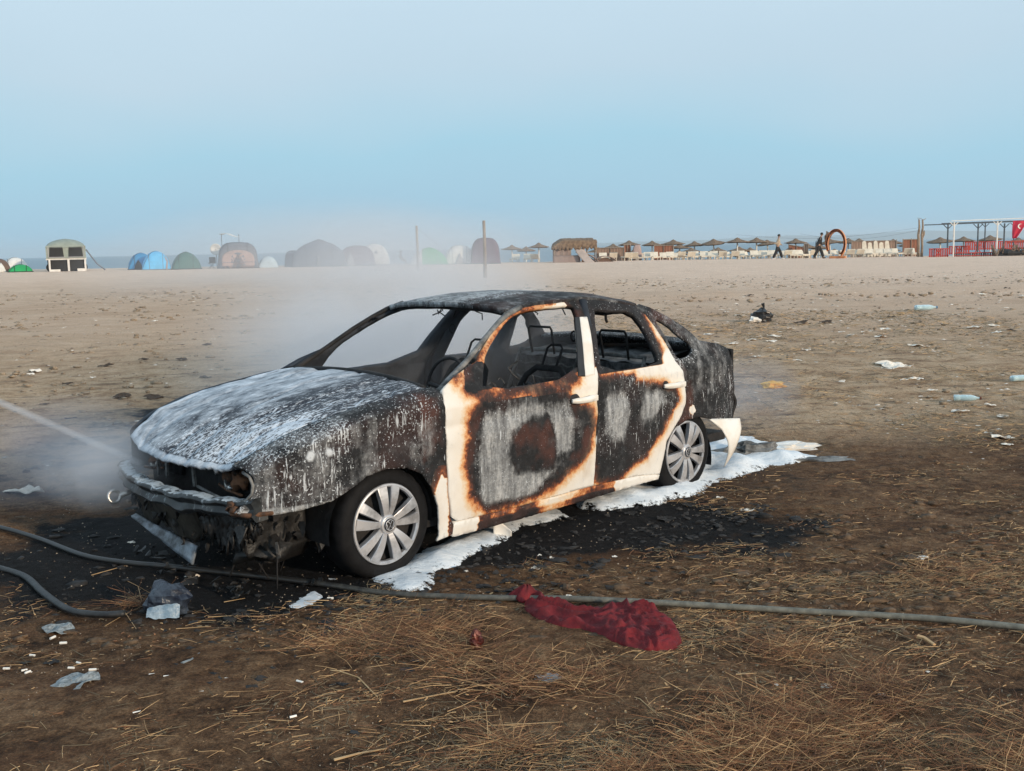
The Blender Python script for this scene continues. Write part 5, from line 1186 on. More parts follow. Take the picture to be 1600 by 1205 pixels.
# trailer tent
tr = empty("trailer_tent"); W = put(tr, 74, 132, 75); tr.rotation_euler = (0, 0, math.atan2(-tr.location.x, tr.location.y)); mb = MB()
dome(W * 1.0, 2.5, .50, 2.4, .5, peak=.12).build("canopy", MT['sage'], tr, True); bpy.data.objects["canopy"]
cn = [o for o in tr.children if o.name.startswith("canopy")][0]; cn.location = (0, 0, 1.66)
mb.box((0, 0, 1.0), (W * .98, 2.4, .85)); w1 = mb.build("fabric_wall", MT['sage'], tr); w1.location.z = .35
for sx in (-1, 1):
    mb = MB(); mb.grid(lambda a, b: (sx * W * .235 + W * .36 * (a - .5) * (1 - .12 * b), -1.24, 1.02 + .68 * b), 4, 4); o = mb.build("window", MT['black'], tr); solid(o, .02)
    mb = MB(); mb.box((sx * W * .235, -1.25, 1.00), (W * .40, .03, .05)); mb.box((sx * W * .235 + sx * W * .2, -1.23, 1.37), (.05, .03, .7)); mb.build("window_frame", MT['lgrey'], tr)
mb = MB(); mb.box((0, 0, .88), (W, 2.2, .12)); mb.box((-W * .42, -1.1, .45), (.12, .1, .85)); mb.box((.12, -1.1, .45), (.14, .1, .85)); mb.box((W * .46, -1.1, .45), (.12, .1, .85)); mb.box((-W * .3, -1.25, .08), (.7, .3, .18)); mb.box((W * .35, -1.25, .10), (.5, .3, .2))
mb.box((-W * .15, -1.15, 1.04), (.5, .1, .14)); mb.box((-W * .25, -1.15, 1.1), (.12, .1, .28)); mb.build("white_frame", MT['white'], tr)
mb = MB(); mb.box((0, -.2, .42), (W * .94, 1.6, .78)); mb.build("trailer_body", MT['black'], tr)
for sx in (-1, 1):
    mb = MB(); mb.tube([(sx * W * .4, -.9, .3), (sx * W * .4, -.72, .3)], .3, 16); mb.build("wheel", MT['black'], tr)
mb = MB(); mb.tube([(W * .5, -1, 1.5), (W * .75, -1.1, .5), (W * .95, -1.1, .05)], .05, 6); mb.build("drawbar", MT['grey'], tr)
tag(tr, "sage green trailer tent with two dark windows on a white frame", "trailer tent")
tent(199, 240, 26, 76.5, 'blue', "dark blue half of a dome tent pitched left of the light blue tent", D=2.0, panels=[("door", 'black', tri(.35, .6, -.2))])
tent(221, 265, 29, 75, 'lblue', "light blue dome tent standing on the crest", D=2.2, halves=('lblue', .55), panels=[("trim", 'pink', [(.72, .01), (.8, .45), (.62, .78), (.55, .78), (.70, .45), (.62, .01)])])
tent(267, 313, 27, 75.5, 'dgreen', "grey green dome tent right of the light blue tent", D=2.4, p=1.9)
tent(340, 403, 40, 76, 'grey', "tall grey cabin tent with pale pink and blue bands", D=2.6, p=4.2, e=.38, panels=[("band", 'pink', arch(.78, .72)), ("door", 'grey', arch(.34, .62)), ("lower_band", 'slate', [(-.9, .01), (-.9, .26), (.9, .26), (.9, .01)])])
mb = MB(); r = empty("satellite_dish", at(338, 78)); mb.grid(lambda a, b: (.42 * b * math.cos(2 * math.pi * a), -.12 * b * b, 1.35 + .42 * b * math.sin(2 * math.pi * a)), 18, 4); solid(mb.build("dish", MT['white'], r, True), .02)
mb = MB(); mb.tube([(0, 0, 0), (0, 0, 1.35)], .03, 6); mb.build("mast", MT['grey'], r); tag(r, "white round dish on a mast left of the tall grey tent", "satellite dish")
r = empty("awning", at(362, 80)); mb = MB(); mb.grid(lambda a, b: (-.75 + 1.4 * a, -.5 + b, 2.45 + .10 * math.sin(a * 5) - .12 * a), 8, 4); solid(mb.build("shade_cloth", MT['white'], r, True), .02)
mb = MB()
for sx in (-.7, .6): mb.tube([(sx, 0, 0), (sx, 0, 2.45)], .025, 5)
mb.build("pole", MT['grey'], r); tag(r, "white shade cloth rising above the tall grey tent", "awning")
r = empty("camp_chair", at(330, 76)); mb = MB(); mb.box((0, 0, .38), (.45, .4, .04)); mb.box((0, .2, .6), (.45, .04, .4)); mb.build("seat", MT['black'], r); mb = MB()
for a in (-.2, .2):
    for c in (-.18, .18): mb.tube([(a, c, 0), (-a * .8, c, .38)], .012, 4)
mb.build("leg", MT['black'], r); tag(r, "small dark folding chair left of the tall grey tent", "chair")
tent(402, 434, 18, 77, 'pale', "small pale blue dome tent right of the tall grey tent", D=1.8)
tent(444, 472, 25, 79, 'slate', "low slate grey side annexe left of the large gazebo tent", D=2, p=4, e=.4)
tent(456, 541, 27, 78, 'slate', "wide slate grey gazebo tent with a pointed roof", D=3.4, p=5, e=.40, peak=.75, panels=[("door", 'grey', [(-.10, .01), (-.10, .7), (0, .7), (0, .01)])])
tent(529, 586, 31, 79, 'plum', "long dull purple tunnel tent between the gazebo and the white tent", D=3, p=3.4, e=.42, panels=[("door", 'lgrey', tri(.25, .7, -.35))])
tent(560, 610, 33, 81, 'white', "white dome tent with a small vent window", D=2.6, p=2.6, panels=[("vent", 'grey', [(.0, .55), (.2, .55), (.15, .68), (.04, .66)])])
tent(640, 700, 27, 78, 'white', "half white half green dome tent behind the left post", D=2.4, p=1.8, halves=('green', -.35), e=.62)
tent(694, 742, 29, 80, 'white', "wide white tent between the green tent and the purple tent", D=2.6, p=3, e=.5, panels=[("door", 'lgrey', tri(.3, .6))])
tent(735, 782, 40, 79, 'purple', "tall dark purple utility tent behind the right post", D=1.8, p=3.8, e=.4)
M_WOOD = simple("weathered_post", (.20, .16, .13), (.32, .27, .23), .85, 6, bmp=.5, stretch=(1, 1, .2))
for px, py, h_, ln_ in ((653, 423, 2.42, -.03), (758, 434, 2.43, -.03)):
    p_ = gpx(px, py); mb = MB(); mb.tube([(0, 0, -.05), (.015, 0, h_ * .5), (0, 0, h_)], [.075, .07, .062], 10); o = mb.build("wooden_post", M_WOOD, None, True); o.location = p_
    tag(o, "left bare wooden net post standing in the sand" if px < 700 else "right bare wooden net post standing nearer the car", "post")
mb = MB(); mb.tube([gpx(653, 423) + Vector((0, 0, 2.3)), at(690, 70) + Vector((0, 0, 1.2)), at(712, 76) + Vector((0, 0, .1))], .008, 4); tag(mb.build("guy_rope", MT['grey']), "thin guy rope running down from the left post", "rope")

# ---- thatched parasols and beds
M_THATCH = simple("thatch", (.27, .19, .13), (.13, .09, .065), .95, 6, bmp=.8, bd=.05); M_THATCHP = simple("pale_thatch", (.36, .27, .20), (.22, .15, .11), .95, 6, bmp=.8, bd=.05)
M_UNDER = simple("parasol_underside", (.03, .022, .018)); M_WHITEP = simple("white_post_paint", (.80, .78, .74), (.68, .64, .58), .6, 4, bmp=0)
pr = empty("thatched_parasol", (0, 0, 0)); mb = MB()
def roofp(a, b):
    an = 2 * math.pi * a; r_ = 1.02 * b * (1 + .05 * math.sin(an * 9) + .04 * math.sin(an * 23) * (b > .9)); return (r_ * math.cos(an), r_ * math.sin(an), 2.45 - .34 * b ** .8 + (.05 if b < .15 else 0))
mb.grid(roofp, 36, 8); solid(mb.build("thatch_roof", M_THATCH, pr, True), .05)
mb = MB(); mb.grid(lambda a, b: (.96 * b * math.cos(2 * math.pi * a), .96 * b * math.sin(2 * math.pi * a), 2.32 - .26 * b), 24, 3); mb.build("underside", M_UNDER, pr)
mb = MB(); mb.tube([(0, 0, 0), (0, 0, 2.4)], .06, 8); mb.build("pole", M_WHITEP, pr, True)
tag(pr, "thatched parasol on a white pole in the row along the shore", "parasol", "thatched parasols along the shore")
par = [(983, 96, .95, 0), (1019, 97, .9, 0), (1040, 99, 1, .02), (1052, 95, 1, 0), (1062, 102, 1, 0), (1086, 97, .9, -.03), (1080, 108, 1, 0), (1117, 95, 1, -.13), (1122, 108, .9, 0), (1152, 94, 1.02, .0), (1155, 107, 1, 0), (1182, 95, 1, 0), (1172, 108, .9, 0), (1203, 98, .95, -.12), (1243, 97, .95, 0), (1262, 104, .9, 0), (1300, 96, .95, -.12), (1280, 104, .9, 0),
       (1325, 98, .95, 0), (1342, 97, 1, 0), (1365, 101, .9, 0), (1395, 99, .9, 0), (1418, 103, .9, 0), (1470, 97, 1.1, -.10), (1505, 98, 1, 0), (1548, 96, 1, -.06), (800, 99, .9, 0), (822, 103, .9, 0), (842, 98, .9, 0), (958, 99, .9, 0), (935, 104, .9, 0), (1590, 100, 1, 0)] + [(990 + 23.5 * k + (k * 37 % 11), 109 + (k * 53 % 12), .92 + .02 * (k % 5), 0) for k in range(19)]
for i, (px, d, s, tl) in enumerate(par):
    o = pr if i == 0 else copy_tree(pr); o.location = at(px, d); o.scale = (s, s, 1 + random.uniform(-.03, .03)); o.rotation_euler = (0, tl, random.random())
    o.location.z -= .50
    if tl < -.1: o['label'] = "thatched parasol with a tilted roof in the row along the shore"
M_BED = simple("cream_bed_frame", (.72, .66, .56), (.60, .54, .45), .6, 4, bmp=0)
bd = empty("sun_bed"); mb = MB(); mb.box((0, -.1, .32), (.62, 1.3, .06)); mb.box((0, .75, .52), (.62, .06, .50), Matrix.Rotation(-.5, 3, 'X')); mb.box((0, -.72, .30), (.62, .05, .12)); mb.build("bed_top", M_BED, bd)
for a in (-.27, .27):
    for c in (-.6, .5):
        mb = MB(); mb.box((a, c, .14), (.05, .05, .32)); mb.build("leg", M_BED, bd)
tag(bd, "cream sun bed in the row under the thatched parasols", "sun bed", "sun beds along the shore")
px = 985.; i = 0
def bed(px, d, rz=0.0, sc=1.0):
    global i
    o = bd if i == 0 else copy_tree(bd); i += 1; o.location = at(px, d); o.rotation_euler = (0, 0, rz); o.scale = (sc, sc, sc * .85); return o
for a0, a1 in ((975, 995), (1008, 1033), (1046, 1066), (1072, 1106), (1112, 1134), (1144, 1170), (1178, 1212), (1222, 1242), (1250, 1274), (1322, 1372), (1374, 1432), (800, 812), (820, 840), (940, 962)):
    x = a0 + 4
    while x < a1: bed(x, 84 + random.uniform(-.8, .8), random.choice((0, 0, math.pi)) + random.uniform(-.15, .15)); x += 12.5
for x in np.arange(985, 1430, 17): bed(x + random.uniform(-4, 4), 89 + random.uniform(-1, 1), random.uniform(-.5, .5))
# thatched bar hut with canvas sides and tarpaulin ramps
M_CANVAS = cloth("dull_rose_canvas", (.30, .22, .19)); M_CANVL = cloth("pale_canvas", (.46, .38, .34))
ht = empty("beach_hut"); W = put(ht, 862, 930, 80); mb = MB()
mb.grid(lambda a, b: ((-.5 + a) * W * (1.02 - .04 * b) + .03 * math.sin(b * 40), (-1.5 + 3.0 * b), 1.18 + .62 * (min(1, 4.5 * a) ** .5) * (1 if a < .93 else .8) - .20 * abs(2 * b - 1) ** 2 + .05 * mnoise.noise(Vector((a * 14, b * 9, 0)))), 40, 14)
mb.grid(lambda a, b: ((-.5 + a) * W, -1.5 - .06 * math.sin(b * 3), (1.0 + .62 * (min(1, 4.5 * a) ** .5)) * (1 - b) + b * (1.02 + .08 * math.sin(a * 70) + .05 * math.sin(a * 31))), 60, 5)
solid(mb.build("thatch_roof", M_THATCH, ht, True), .08)
for k in range(6):
    mb = MB(); x = W * (-.46 + .92 * k / 5); mb.tube([(x, -1.4, 0), (x, -1.4, 1.25)], .05, 7); mb.build("post", M_WOOD, ht, True)
mb = MB(); mb.grid(lambda a, b: (W * (-.49 + .40 * a), -1.42 + .03 * math.sin(a * 20), .0 + 1.1 * b), 12, 4); mb.grid(lambda a, b: (W * (-.5 + .62 * a), -1.62 - .3 * (1 - b), .0 + .55 * b), 12, 4); solid(mb.build("canvas_side", M_CANVAS, ht, True), .03)
mb = MB(); mb.grid(lambda a, b: (W * (.0 + .22 * a + .22 * (1 - b) ** 1.5), -1.5 - 1.0 * (1 - b), .0 + 1.05 * b), 6, 12); solid(mb.build("pale_tarpaulin", M_CANVL, ht, True), .03)
mb = MB(); mb.box((W * .25, -1.35, .75), (W * .45, .06, .06)); mb.box((W * .25, -1.35, .5), (W * .45, .06, .05)); mb.build("railing", M_WOOD, ht)
tag(ht, "rose brown beach hut with a shaggy thatched roof", "beach hut")
for px0, px1, hpx, lb in ((905, 936, 16, "arched rose brown tarpaulin ramp right of the hut"), (927, 962, 10, "low curved tarpaulin at the foot of the hut ramp")):
    r_ = empty("tarpaulin"); W = put(r_, px0, px1, 79); H = hpx / F_PX * 79
    mb = MB(); mb.grid(lambda a, b: (-W / 2 + W * a, -.6 + 1.2 * b, H * (math.cos(a * math.pi / 2) ** .8 if hpx > 12 else math.sin(math.pi * min(1, a * .93 + .03)) ** .6)), 16, 4); solid(mb.build("cover", M_CANVAS, r_, True), .06)
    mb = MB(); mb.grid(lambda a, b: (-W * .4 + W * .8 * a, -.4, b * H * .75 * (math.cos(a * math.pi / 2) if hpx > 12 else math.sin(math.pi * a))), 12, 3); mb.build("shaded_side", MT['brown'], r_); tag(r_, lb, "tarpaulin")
# fenced huts behind the beds
M_REED = simple("reed_screen", (.30, .21, .16), (.20, .13, .10), .9, 30, bmp=.6, stretch=(1, 1, .08)); M_REEDR = simple("red_brown_screen", (.30, .13, .08), (.20, .085, .055), .9, 20, bmp=.6, stretch=(1, 1, .1))
def screen(px0, px1, d, h_, mat, label, group=None, nm="reed_screen", cat="screen", tp=0.0):
    r_ = empty(nm); W = put(r_, px0, px1, d); mb = MB(); n_ = max(4, int(W / .12))
    mb.grid(lambda a, b: (-W / 2 + W * a, .02 * math.sin(a * n_ * 3), (.0 + h_ * b) * (1 - tp * a)), n_, 3); solid(mb.build("reed_panel", mat, r_), .04)
    mb = MB()
    for k in range(3): mb.tube([(-W / 2 + W * k / 2, -.05, 0), (-W / 2 + W * k / 2, -.05, h_ * 1.05 * (1 - tp * k / 2))], .035, 6)
    mb.tube([(-W / 2, -.05, h_), (W / 2, -.05, h_ * (1 - tp))], .04, 6)
    mb.build("frame", M_WOOD, r_); r_.location.z = max(r_.location.z, -.2); return tag(r_, label, cat, group)
screen(932, 975, 92, 1.25, M_REED, "long pale reed screen right of the hut")
screen(975, 985, 90, 1.4, M_REEDR, "narrow red brown screen at the first parasol")
o = tent(988, 1003, 26, 90, 'pink', "red brown canvas booth between the first two parasols", D=1.4, p=4, e=.4, nm="canvas_booth", cat="booth"); 
screen(1022, 1052, 92, 1.4, M_REEDR, "red brown changing screen behind the third parasol")
screen(1232, 1256, 92, 1.3, M_REEDR, "red brown screen right of the person in the beige top", tp=.2)
screen(1256, 1262, 91, 1.3, M_REED, "narrow reed strip beside the red brown screen")
screen(1330, 1400, 96, 1.7, M_REED, "long tan reed fence behind the white sun beds")
screen(1410, 1436, 90, 1.5, M_REEDR, "red brown screen left of the driftwood posts")
r_ = empty("stacked_sails"); put(r_, 1345, 1395, 87); mb = MB()
for k in range(5): mb.grid(lambda a, b, k=k: (-1.2 + .5 * k + .5 * a * (1 - .4 * b), .1 * k, 1.25 * b * (1 - .1 * (k % 2)) + .1 * math.sin(a * 3)), 4, 5)
solid(mb.build("folded_canvas", M_BED, r_), .04); tag(r_, "heap of folded cream canvas among the sun beds", "canvas heap")
# ring-shaped photo frame
M_ORG = simple("orange_brown_timber", (.66, .30, .14), (.50, .21, .09), .7, 5, bmp=.3)
rg = empty("ring_sculpture"); put(rg, 1291, 1322, 79); rg.rotation_euler = (0, 0, R(-28)); mb = MB(); H = 46 / F_PX * 79; W = 30 / F_PX * 79
def ringf(a, b):
    t_ = -.32 * math.pi + a * 1.52 * math.pi; c, s_ = math.cos(t_ - .1), math.sin(t_ - .1)
    k = 1 if b < .5 else -1; th = .12 * (1 + .5 * max(0, c))
    yy = -.32 + .64 * (b * 2 if b < .5 else 2 - b * 2)
    r1 = 1.0 if b < .5 else .80
    return (W / 2 * r1 * c, yy, H / 2 + H / 2 * r1 * s_)
mb.grid(ringf, 40, 8); mb.build("arch_band", M_ORG, rg, True)
mb = MB(); mb.grid(lambda a, b: (-W * .45 + W * .9 * a, -.3 + .6 * b, .02 + .16 * abs(a - .45)), 8, 3); mb.box((.12, 0, .1), (W * .8, .5, .2)); mb.build("base", M_ORG, rg)
mb = MB(); mb.blob((-W * .42, 0, H * .80), (.22, .2, .20), 3, .5); mb.blob((-W * .52, 0, H * .62), (.10, .2, .34), 5, .5); mb.build("thatch_trim", M_THATCHP, rg)
tag(rg, "orange brown open ring photo frame standing on the sand", "photo frame")
# pergola
M_RED2 = simple("red_painted_board", (.42, .03, .02), (.28, .02, .015), .6, 8, bmp=.2, stretch=(1, 1, .2)); M_DKP = simple("dark_blue_grey_post", (.05, .065, .08), (.08, .10, .12), .7)
def P_(px, d): return at(px, d)
pg = empty("pergola", at(1520, 78)); base = pg.location.copy()
def rel(v): return Vector(v) - base
def post(px, d, top, r_, mat, yb=0.0, fork=.35):
    p0 = P_(px, d); mb = MB(); mb.tube([rel(p0) + Vector((0, 0, yb)), rel(p0) + Vector((0, 0, top))], r_, 8); mb.build("post", mat, pg)
    mb = MB()
    for s in (-1, 1): mb.tube([rel(p0) + Vector((0, 0, top - fork)), rel(p0) + Vector((s * fork, 0, top - .02))], r_ * .55, 6)
    mb.build("brace", mat, pg)
for px in (1489.5, 1557): post(px, 77, 2.50, .055, M_WHITEP, .0, .30)
for px in (1480, 1527, 1568): post(px, 81, 2.42, .06, M_DKP, 0, .36)
post(1538, 84, 2.5, .05, M_DKP, 0, .3); post(1583, 83, 2.5, .05, M_DKP, 0, .3); post(1612, 77, 2.62, .075, M_WHITEP)
mb = MB(); a, b = rel(P_(1485, 77)) + Vector((0, 0, 2.57)), rel(P_(1660, 77)) + Vector((0, 0, 2.75)); mb.tube([a, b], .030, 6); mb.build("white_beam", M_WHITEP, pg)
mb = MB(); a, b = rel(P_(1443, 81)) + Vector((0, 0, 2.38)), rel(P_(1660, 81)) + Vector((0, 0, 2.62)); mb.tube([a, b], .045, 6); a, b = rel(P_(1470, 84)) + Vector((0, 0, 2.52)), rel(P_(1660, 84)) + Vector((0, 0, 2.72)); mb.tube([a, b], .05, 6); mb.build("dark_beam", M_DKP, pg)
tag(pg, "open pergola with white and dark forked posts at the right edge", "pergola")
mb = MB(); 
def flag(a, b):
    x = .95 * a * (1 - .55 * b) + .5 * (1 - b) * 0; return (x + .1 * (b), .06 * math.sin(a * 9 + b * 3), -1.35 * b * (1 - .25 * a) - .02)
fg = empty("flag", P_(1577, 76.5) + Vector((0, 0, 2.52))); 
def flag(a, b): return (.15 + 1.1 * a * (1 - .75 * b) , -.05 + .06 * math.sin(a * 9 + b * 3), -1.25 * b - .02)
mb.grid(flag, 14, 14); solid(mb.build("flag_cloth", cloth("crimson_flag", (.50, .015, .05), scale=5), fg, True), .008)
mb = MB(); pts_ = [(.66 + .19 * math.cos(t), -.14, -.42 + .18 * math.sin(t)) for t in np.linspace(1.0, 4.6, 12)]
inn = [(.71 + .15 * math.cos(t), -.14, -.405 + .14 * math.sin(t)) for t in np.linspace(4.5, 1.1, 12)]
n0 = 12; mb.add(pts_ + inn, [(k, k + 1, 22 - k, 23 - k) for k in range(11)]); solid(mb.build("white_crescent", M_WHITEP, fg), .01)
tag(fg, "crimson flag with a white crescent draped from the pergola beam", "flag")
# red booths and dark clutter beneath the pergola
def boards(px0, px1, d, h0, h1, mat, label, cat="red booth", nm="red_booth"):
    r_ = empty(nm); W = put(r_, px0, px1, d); n_ = int(W / .16); mb = MB()
    for k in range(n_): mb.box((-W / 2 + W * (k + .5) / n_, random.uniform(-.02, .02), (h0 + h1) / 2), (W / n_ * .62, .03, (h1 - h0) * random.uniform(.9, 1)))
    mb.build("board_panel", mat, r_); mb = MB(); mb.box((0, -.03, h1), (W, .08, .07)); mb.box((0, -.03, h0 + .1), (W, .06, .06))
    mb.box((0, 0, h1 * .55), (.06, .05, h1), Matrix.Rotation(.6, 3, 'Y')); mb.box((0, 0, h1 * .55), (.06, .05, h1), Matrix.Rotation(-.6, 3, 'Y')); mb.build("rail", M_RED2, r_); return tag(r_, label, cat)
boards(1451, 1482, 78, .0, .62, M_RED2, "low red slatted booth just right of the driftwood posts")
boards(1482, 1515, 79, .18, .78, M_RED2, "red slatted booth between the two white posts")
boards(1507, 1548, 82, .45, 1.08, M_RED2, "tall red board wall left of the second white post")
boards(1548, 1612, 83, .45, 1.10, M_RED2, "tall red board wall under the flag")
boards(1490, 1556, 77.6, .0, .30, simple("dark_brown_boards", (.07, .03, .022), (.03, .018, .015)), "low dark brown plank edge under the red booths", "plank edge", "plank_edge")
r_ = empty("driftwood_heap"); put(r_, 1555, 1610, 77); mb = MB()
for k in range(26): 
    x = random.uniform(-1.3, 1.3); mb.tube([(x, random.uniform(-.3, .3), .02), (x + random.uniform(-.5, .5), random.uniform(-.3, .3), random.uniform(.3, .95))], random.uniform(.03, .07), 5)
mb.build("branches", M_THATCH, r_); mb = MB(); mb.blob((0, .1, .15), (1.3, .4, .32), 3, .4); mb.build("dark_pile", MT['black'], r_); tag(r_, "dark heap of driftwood under the flag at the right edge", "driftwood")
for px, lb in ((1434.5, "left rough driftwood gate post left of the pergola"), (1440, "right rough driftwood gate post touching the pergola beam")):
    mb = MB(); hh = 58 / F_PX * 79 * (1 if px < 1436 else 1.0); mb.tube([(0, 0, -.05), (.03, 0, .8), (-.02, 0, 1.6), (.04, 0, 2.2), (.0, 0, hh)], [.11, .085, .10, .075, .06], 8)
    if px > 1436:
        mb.tube([(0, 0, 1.3), (.14, 0, 1.7), (.16, 0, 1.95)], [.05, .07, .03], 6); mb.tube([(0, 0, hh - .1), (.25, 0, hh + .05)], .02, 5)
    else: mb.tube([(0, 0, hh - .15), (-.1, 0, hh + .1), (.2, 0, hh + .03)], .02, 5)
    o = mb.build("driftwood_post", simple("driftwood", (.34, .26, .19), (.20, .15, .11), .9, 8, bmp=.6), None, True); o.location = at(px, 79); tag(o, lb, "gate post")
mb = MB()
for dz, px1 in ((2.15, 1150), (1.95, 1250)):
    a, b = at(1434, 79) + Vector((0, 0, dz)), at(px1, 97) + Vector((0, 0, 2.5)); mb.tube([a.lerp(b, k / 12) - Vector((0, 0, .55 * math.sin(math.pi * k / 12))) for k in range(13)], .006, 4)
tag(mb.build("rope", MT['grey']), "thin rope strung from the driftwood posts towards the parasols", "rope")

# ---- people
def skin_body(name, verts, edges, radii, mat, parent, root=0, sub=2):
    me = bpy.data.meshes.new(name); me.from_pydata(verts, edges, []); me.materials.append(mat)
    o = bpy.data.objects.new(name, me); COL.objects.link(o); o.parent = parent
    m_ = o.modifiers.new("skin", 'SKIN'); m_.use_smooth_shade = True
    for i, r_ in enumerate(radii):
        me.skin_vertices[0].data[i].radius = (r_, r_) if not isinstance(r_, tuple) else r_
    me.skin_vertices[0].data[root].use_root = True
    s_ = o.modifiers.new("sub", 'SUBSURF'); s_.levels = sub; s_.render_levels = sub; return o
M_SKIN = simple("skin", (.36, .21, .15), (.33, .19, .13), .6, 4, bmp=0); M_HAIR = simple("black_hair", (.010, .009, .009)); M_BLK = simple("black_clothing", (.012, .012, .014), (.02, .02, .022), .8, 12)
M_BEIGE = simple("beige_top", (.50, .40, .30), (.40, .31, .23), .85, 8); M_SHOE = simple("white_shoe", (.8, .8, .8))
def person(loc, top, legs, shoe, label, st=.30, rz=0.0, arms=((.12, -.25), (-.10, -.1)), sc=1.0, lean=.04):
    r_ = empty("person", loc, rz); r_.scale = (sc,) * 3
    hip = (0, 0, .92); ch = (lean, 0, 1.30); nk = (lean * 1.4, 0, 1.50); hd = (lean * 1.9 + .02, 0, 1.64)
    V = [hip, (lean * .5, 0, 1.1), ch, nk, hd, (lean * 1.9 + .02, 0, 1.73)]; E_ = [(0, 1), (1, 2), (2, 3), (3, 4), (4, 5)]; Rr = [(.11, .15), (.10, .135), (.115, .165), .055, (.085, .075), .055]
    for s, fw in ((1, st), (-1, -st)):
        n = len(V); kx = fw * .55 + (.07 if fw < 0 else .03); V += [(0, s * .09, .88), (kx, s * .09, .50), (fw, s * .09, .09), (fw + .13, s * .10, .04)]; E_ += [(0, n), (n, n + 1), (n + 1, n + 2), (n + 2, n + 3)]; Rr += [.085, .06, .042, .035]
    for s, (sw, up) in ((1, arms[0]), (-1, arms[1])):
        n = len(V); V += [(lean, s * .19, 1.40), (lean + sw * .5, s * .23, 1.14), (lean + sw * 1.6, s * .20, 1.14 + up), (lean + sw * 1.9, s * .19, 1.14 + up * 1.35)]; E_ += [(2, n), (n, n + 1), (n + 1, n + 2), (n + 2, n + 3)]; Rr += [.052, .042, .032, .036]
    skin_body("body", V, E_, Rr, M_SKIN, r_)
    # clothes follow the same joints, a little thicker
    skin_body("shirt", [V[0], V[1], V[2], (nk[0], 0, 1.45), V[14], V[15], V[16], V[18], V[19], V[20]], [(0, 1), (1, 2), (2, 3), (2, 4), (4, 5), (5, 6), (2, 7), (7, 8), (8, 9)], [(.15, .20), (.15, .19), (.155, .21), .085, .08, .068, .055, .08, .068, .055], top, r_)
    skin_body("trousers", [(0, 0, .98), V[0], V[6], V[7], V[8], V[10], V[11], V[12]], [(0, 1), (1, 2), (2, 3), (3, 4), (1, 5), (5, 6), (6, 7)], [(.14, .18), (.15, .19), .13, .115, .10, .13, .115, .10], legs, r_, root=1)
    mb = MB(); mb.blob((hd[0] - .015, 0, hd[2] + .05), (.105, .092, .10), 1, .08, 12, 8); mb.build("hair", M_HAIR, r_, True)
    mb = MB(); mb.blob((hd[0] + .095, 0, hd[2] - .01), (.018, .014, .022), 1, 0, 8, 5)
    for s in (-1, 1): mb.blob((hd[0] + .0, s * .085, hd[2]), (.02, .012, .03), 1, 0, 8, 5)
    mb.build("face_features", M_SKIN, r_, True)
    for fw, s in ((st, 1), (-st, -1)):
        mb = MB(); mb.blob((fw + .05, s * .09, .045), (.14, .05, .045), 2, .05, 12, 7); mb.build("shoe", shoe, r_, True)
    return tag(r_, label, "person")
person(at(1215, 79.0), M_BEIGE, M_BLK, M_SHOE, "person in a beige top and black trousers walking to the right", .33, R(-8), ((.16, -.12), (-.2, -.02)), 1.03)
person(at(1279, 79.2), M_BLK, M_BLK, M_BLK, "person all in black walking right beside the orange ring", .34, R(-5), ((.10, -.2), (-.16, -.25)), 1.07, .10)
r_ = empty("bag_on_strap", at(1275, 79)); mb = MB(); mb.blob((0, 0, .75), (.06, .1, .5), 3, .15, 10, 8); mb.build("long_bag", M_BLK, r_, True); mb = MB(); mb.tube([(0, 0, 1.2), (.12, 0, 1.5)], .012, 5); mb.build("strap", M_BLK, r_); tag(r_, "long black bag hanging behind the person in black", "bag")
# seated figure far off between the tents
r_ = empty("person", at(626, 77), 0)
skin_body("body", [(0, 0, .25), (-.03, 0, .5), (-.02, 0, .68), (.0, 0, .82), (.01, 0, .93), (.28, .08, .42), (.42, .08, .10), (.28, -.08, .40), (.45, -.08, .08), (.05, .17, .6), (.2, .18, .42), (.05, -.17, .6), (.2, -.18, .42)],
          [(0, 1), (1, 2), (2, 3), (3, 4), (0, 5), (5, 6), (0, 7), (7, 8), (2, 9), (9, 10), (2, 11), (11, 12)], [.15, .14, .15, .06, .09, .08, .06, .08, .06, .055, .04, .055, .04], M_BLK, r_)
mb = MB(); mb.blob((.01, 0, .97), (.10, .09, .10), 1, .1); mb.build("hair", M_HAIR, r_, True); tag(r_, "dark figure sitting on the sand between the white tents", "person")

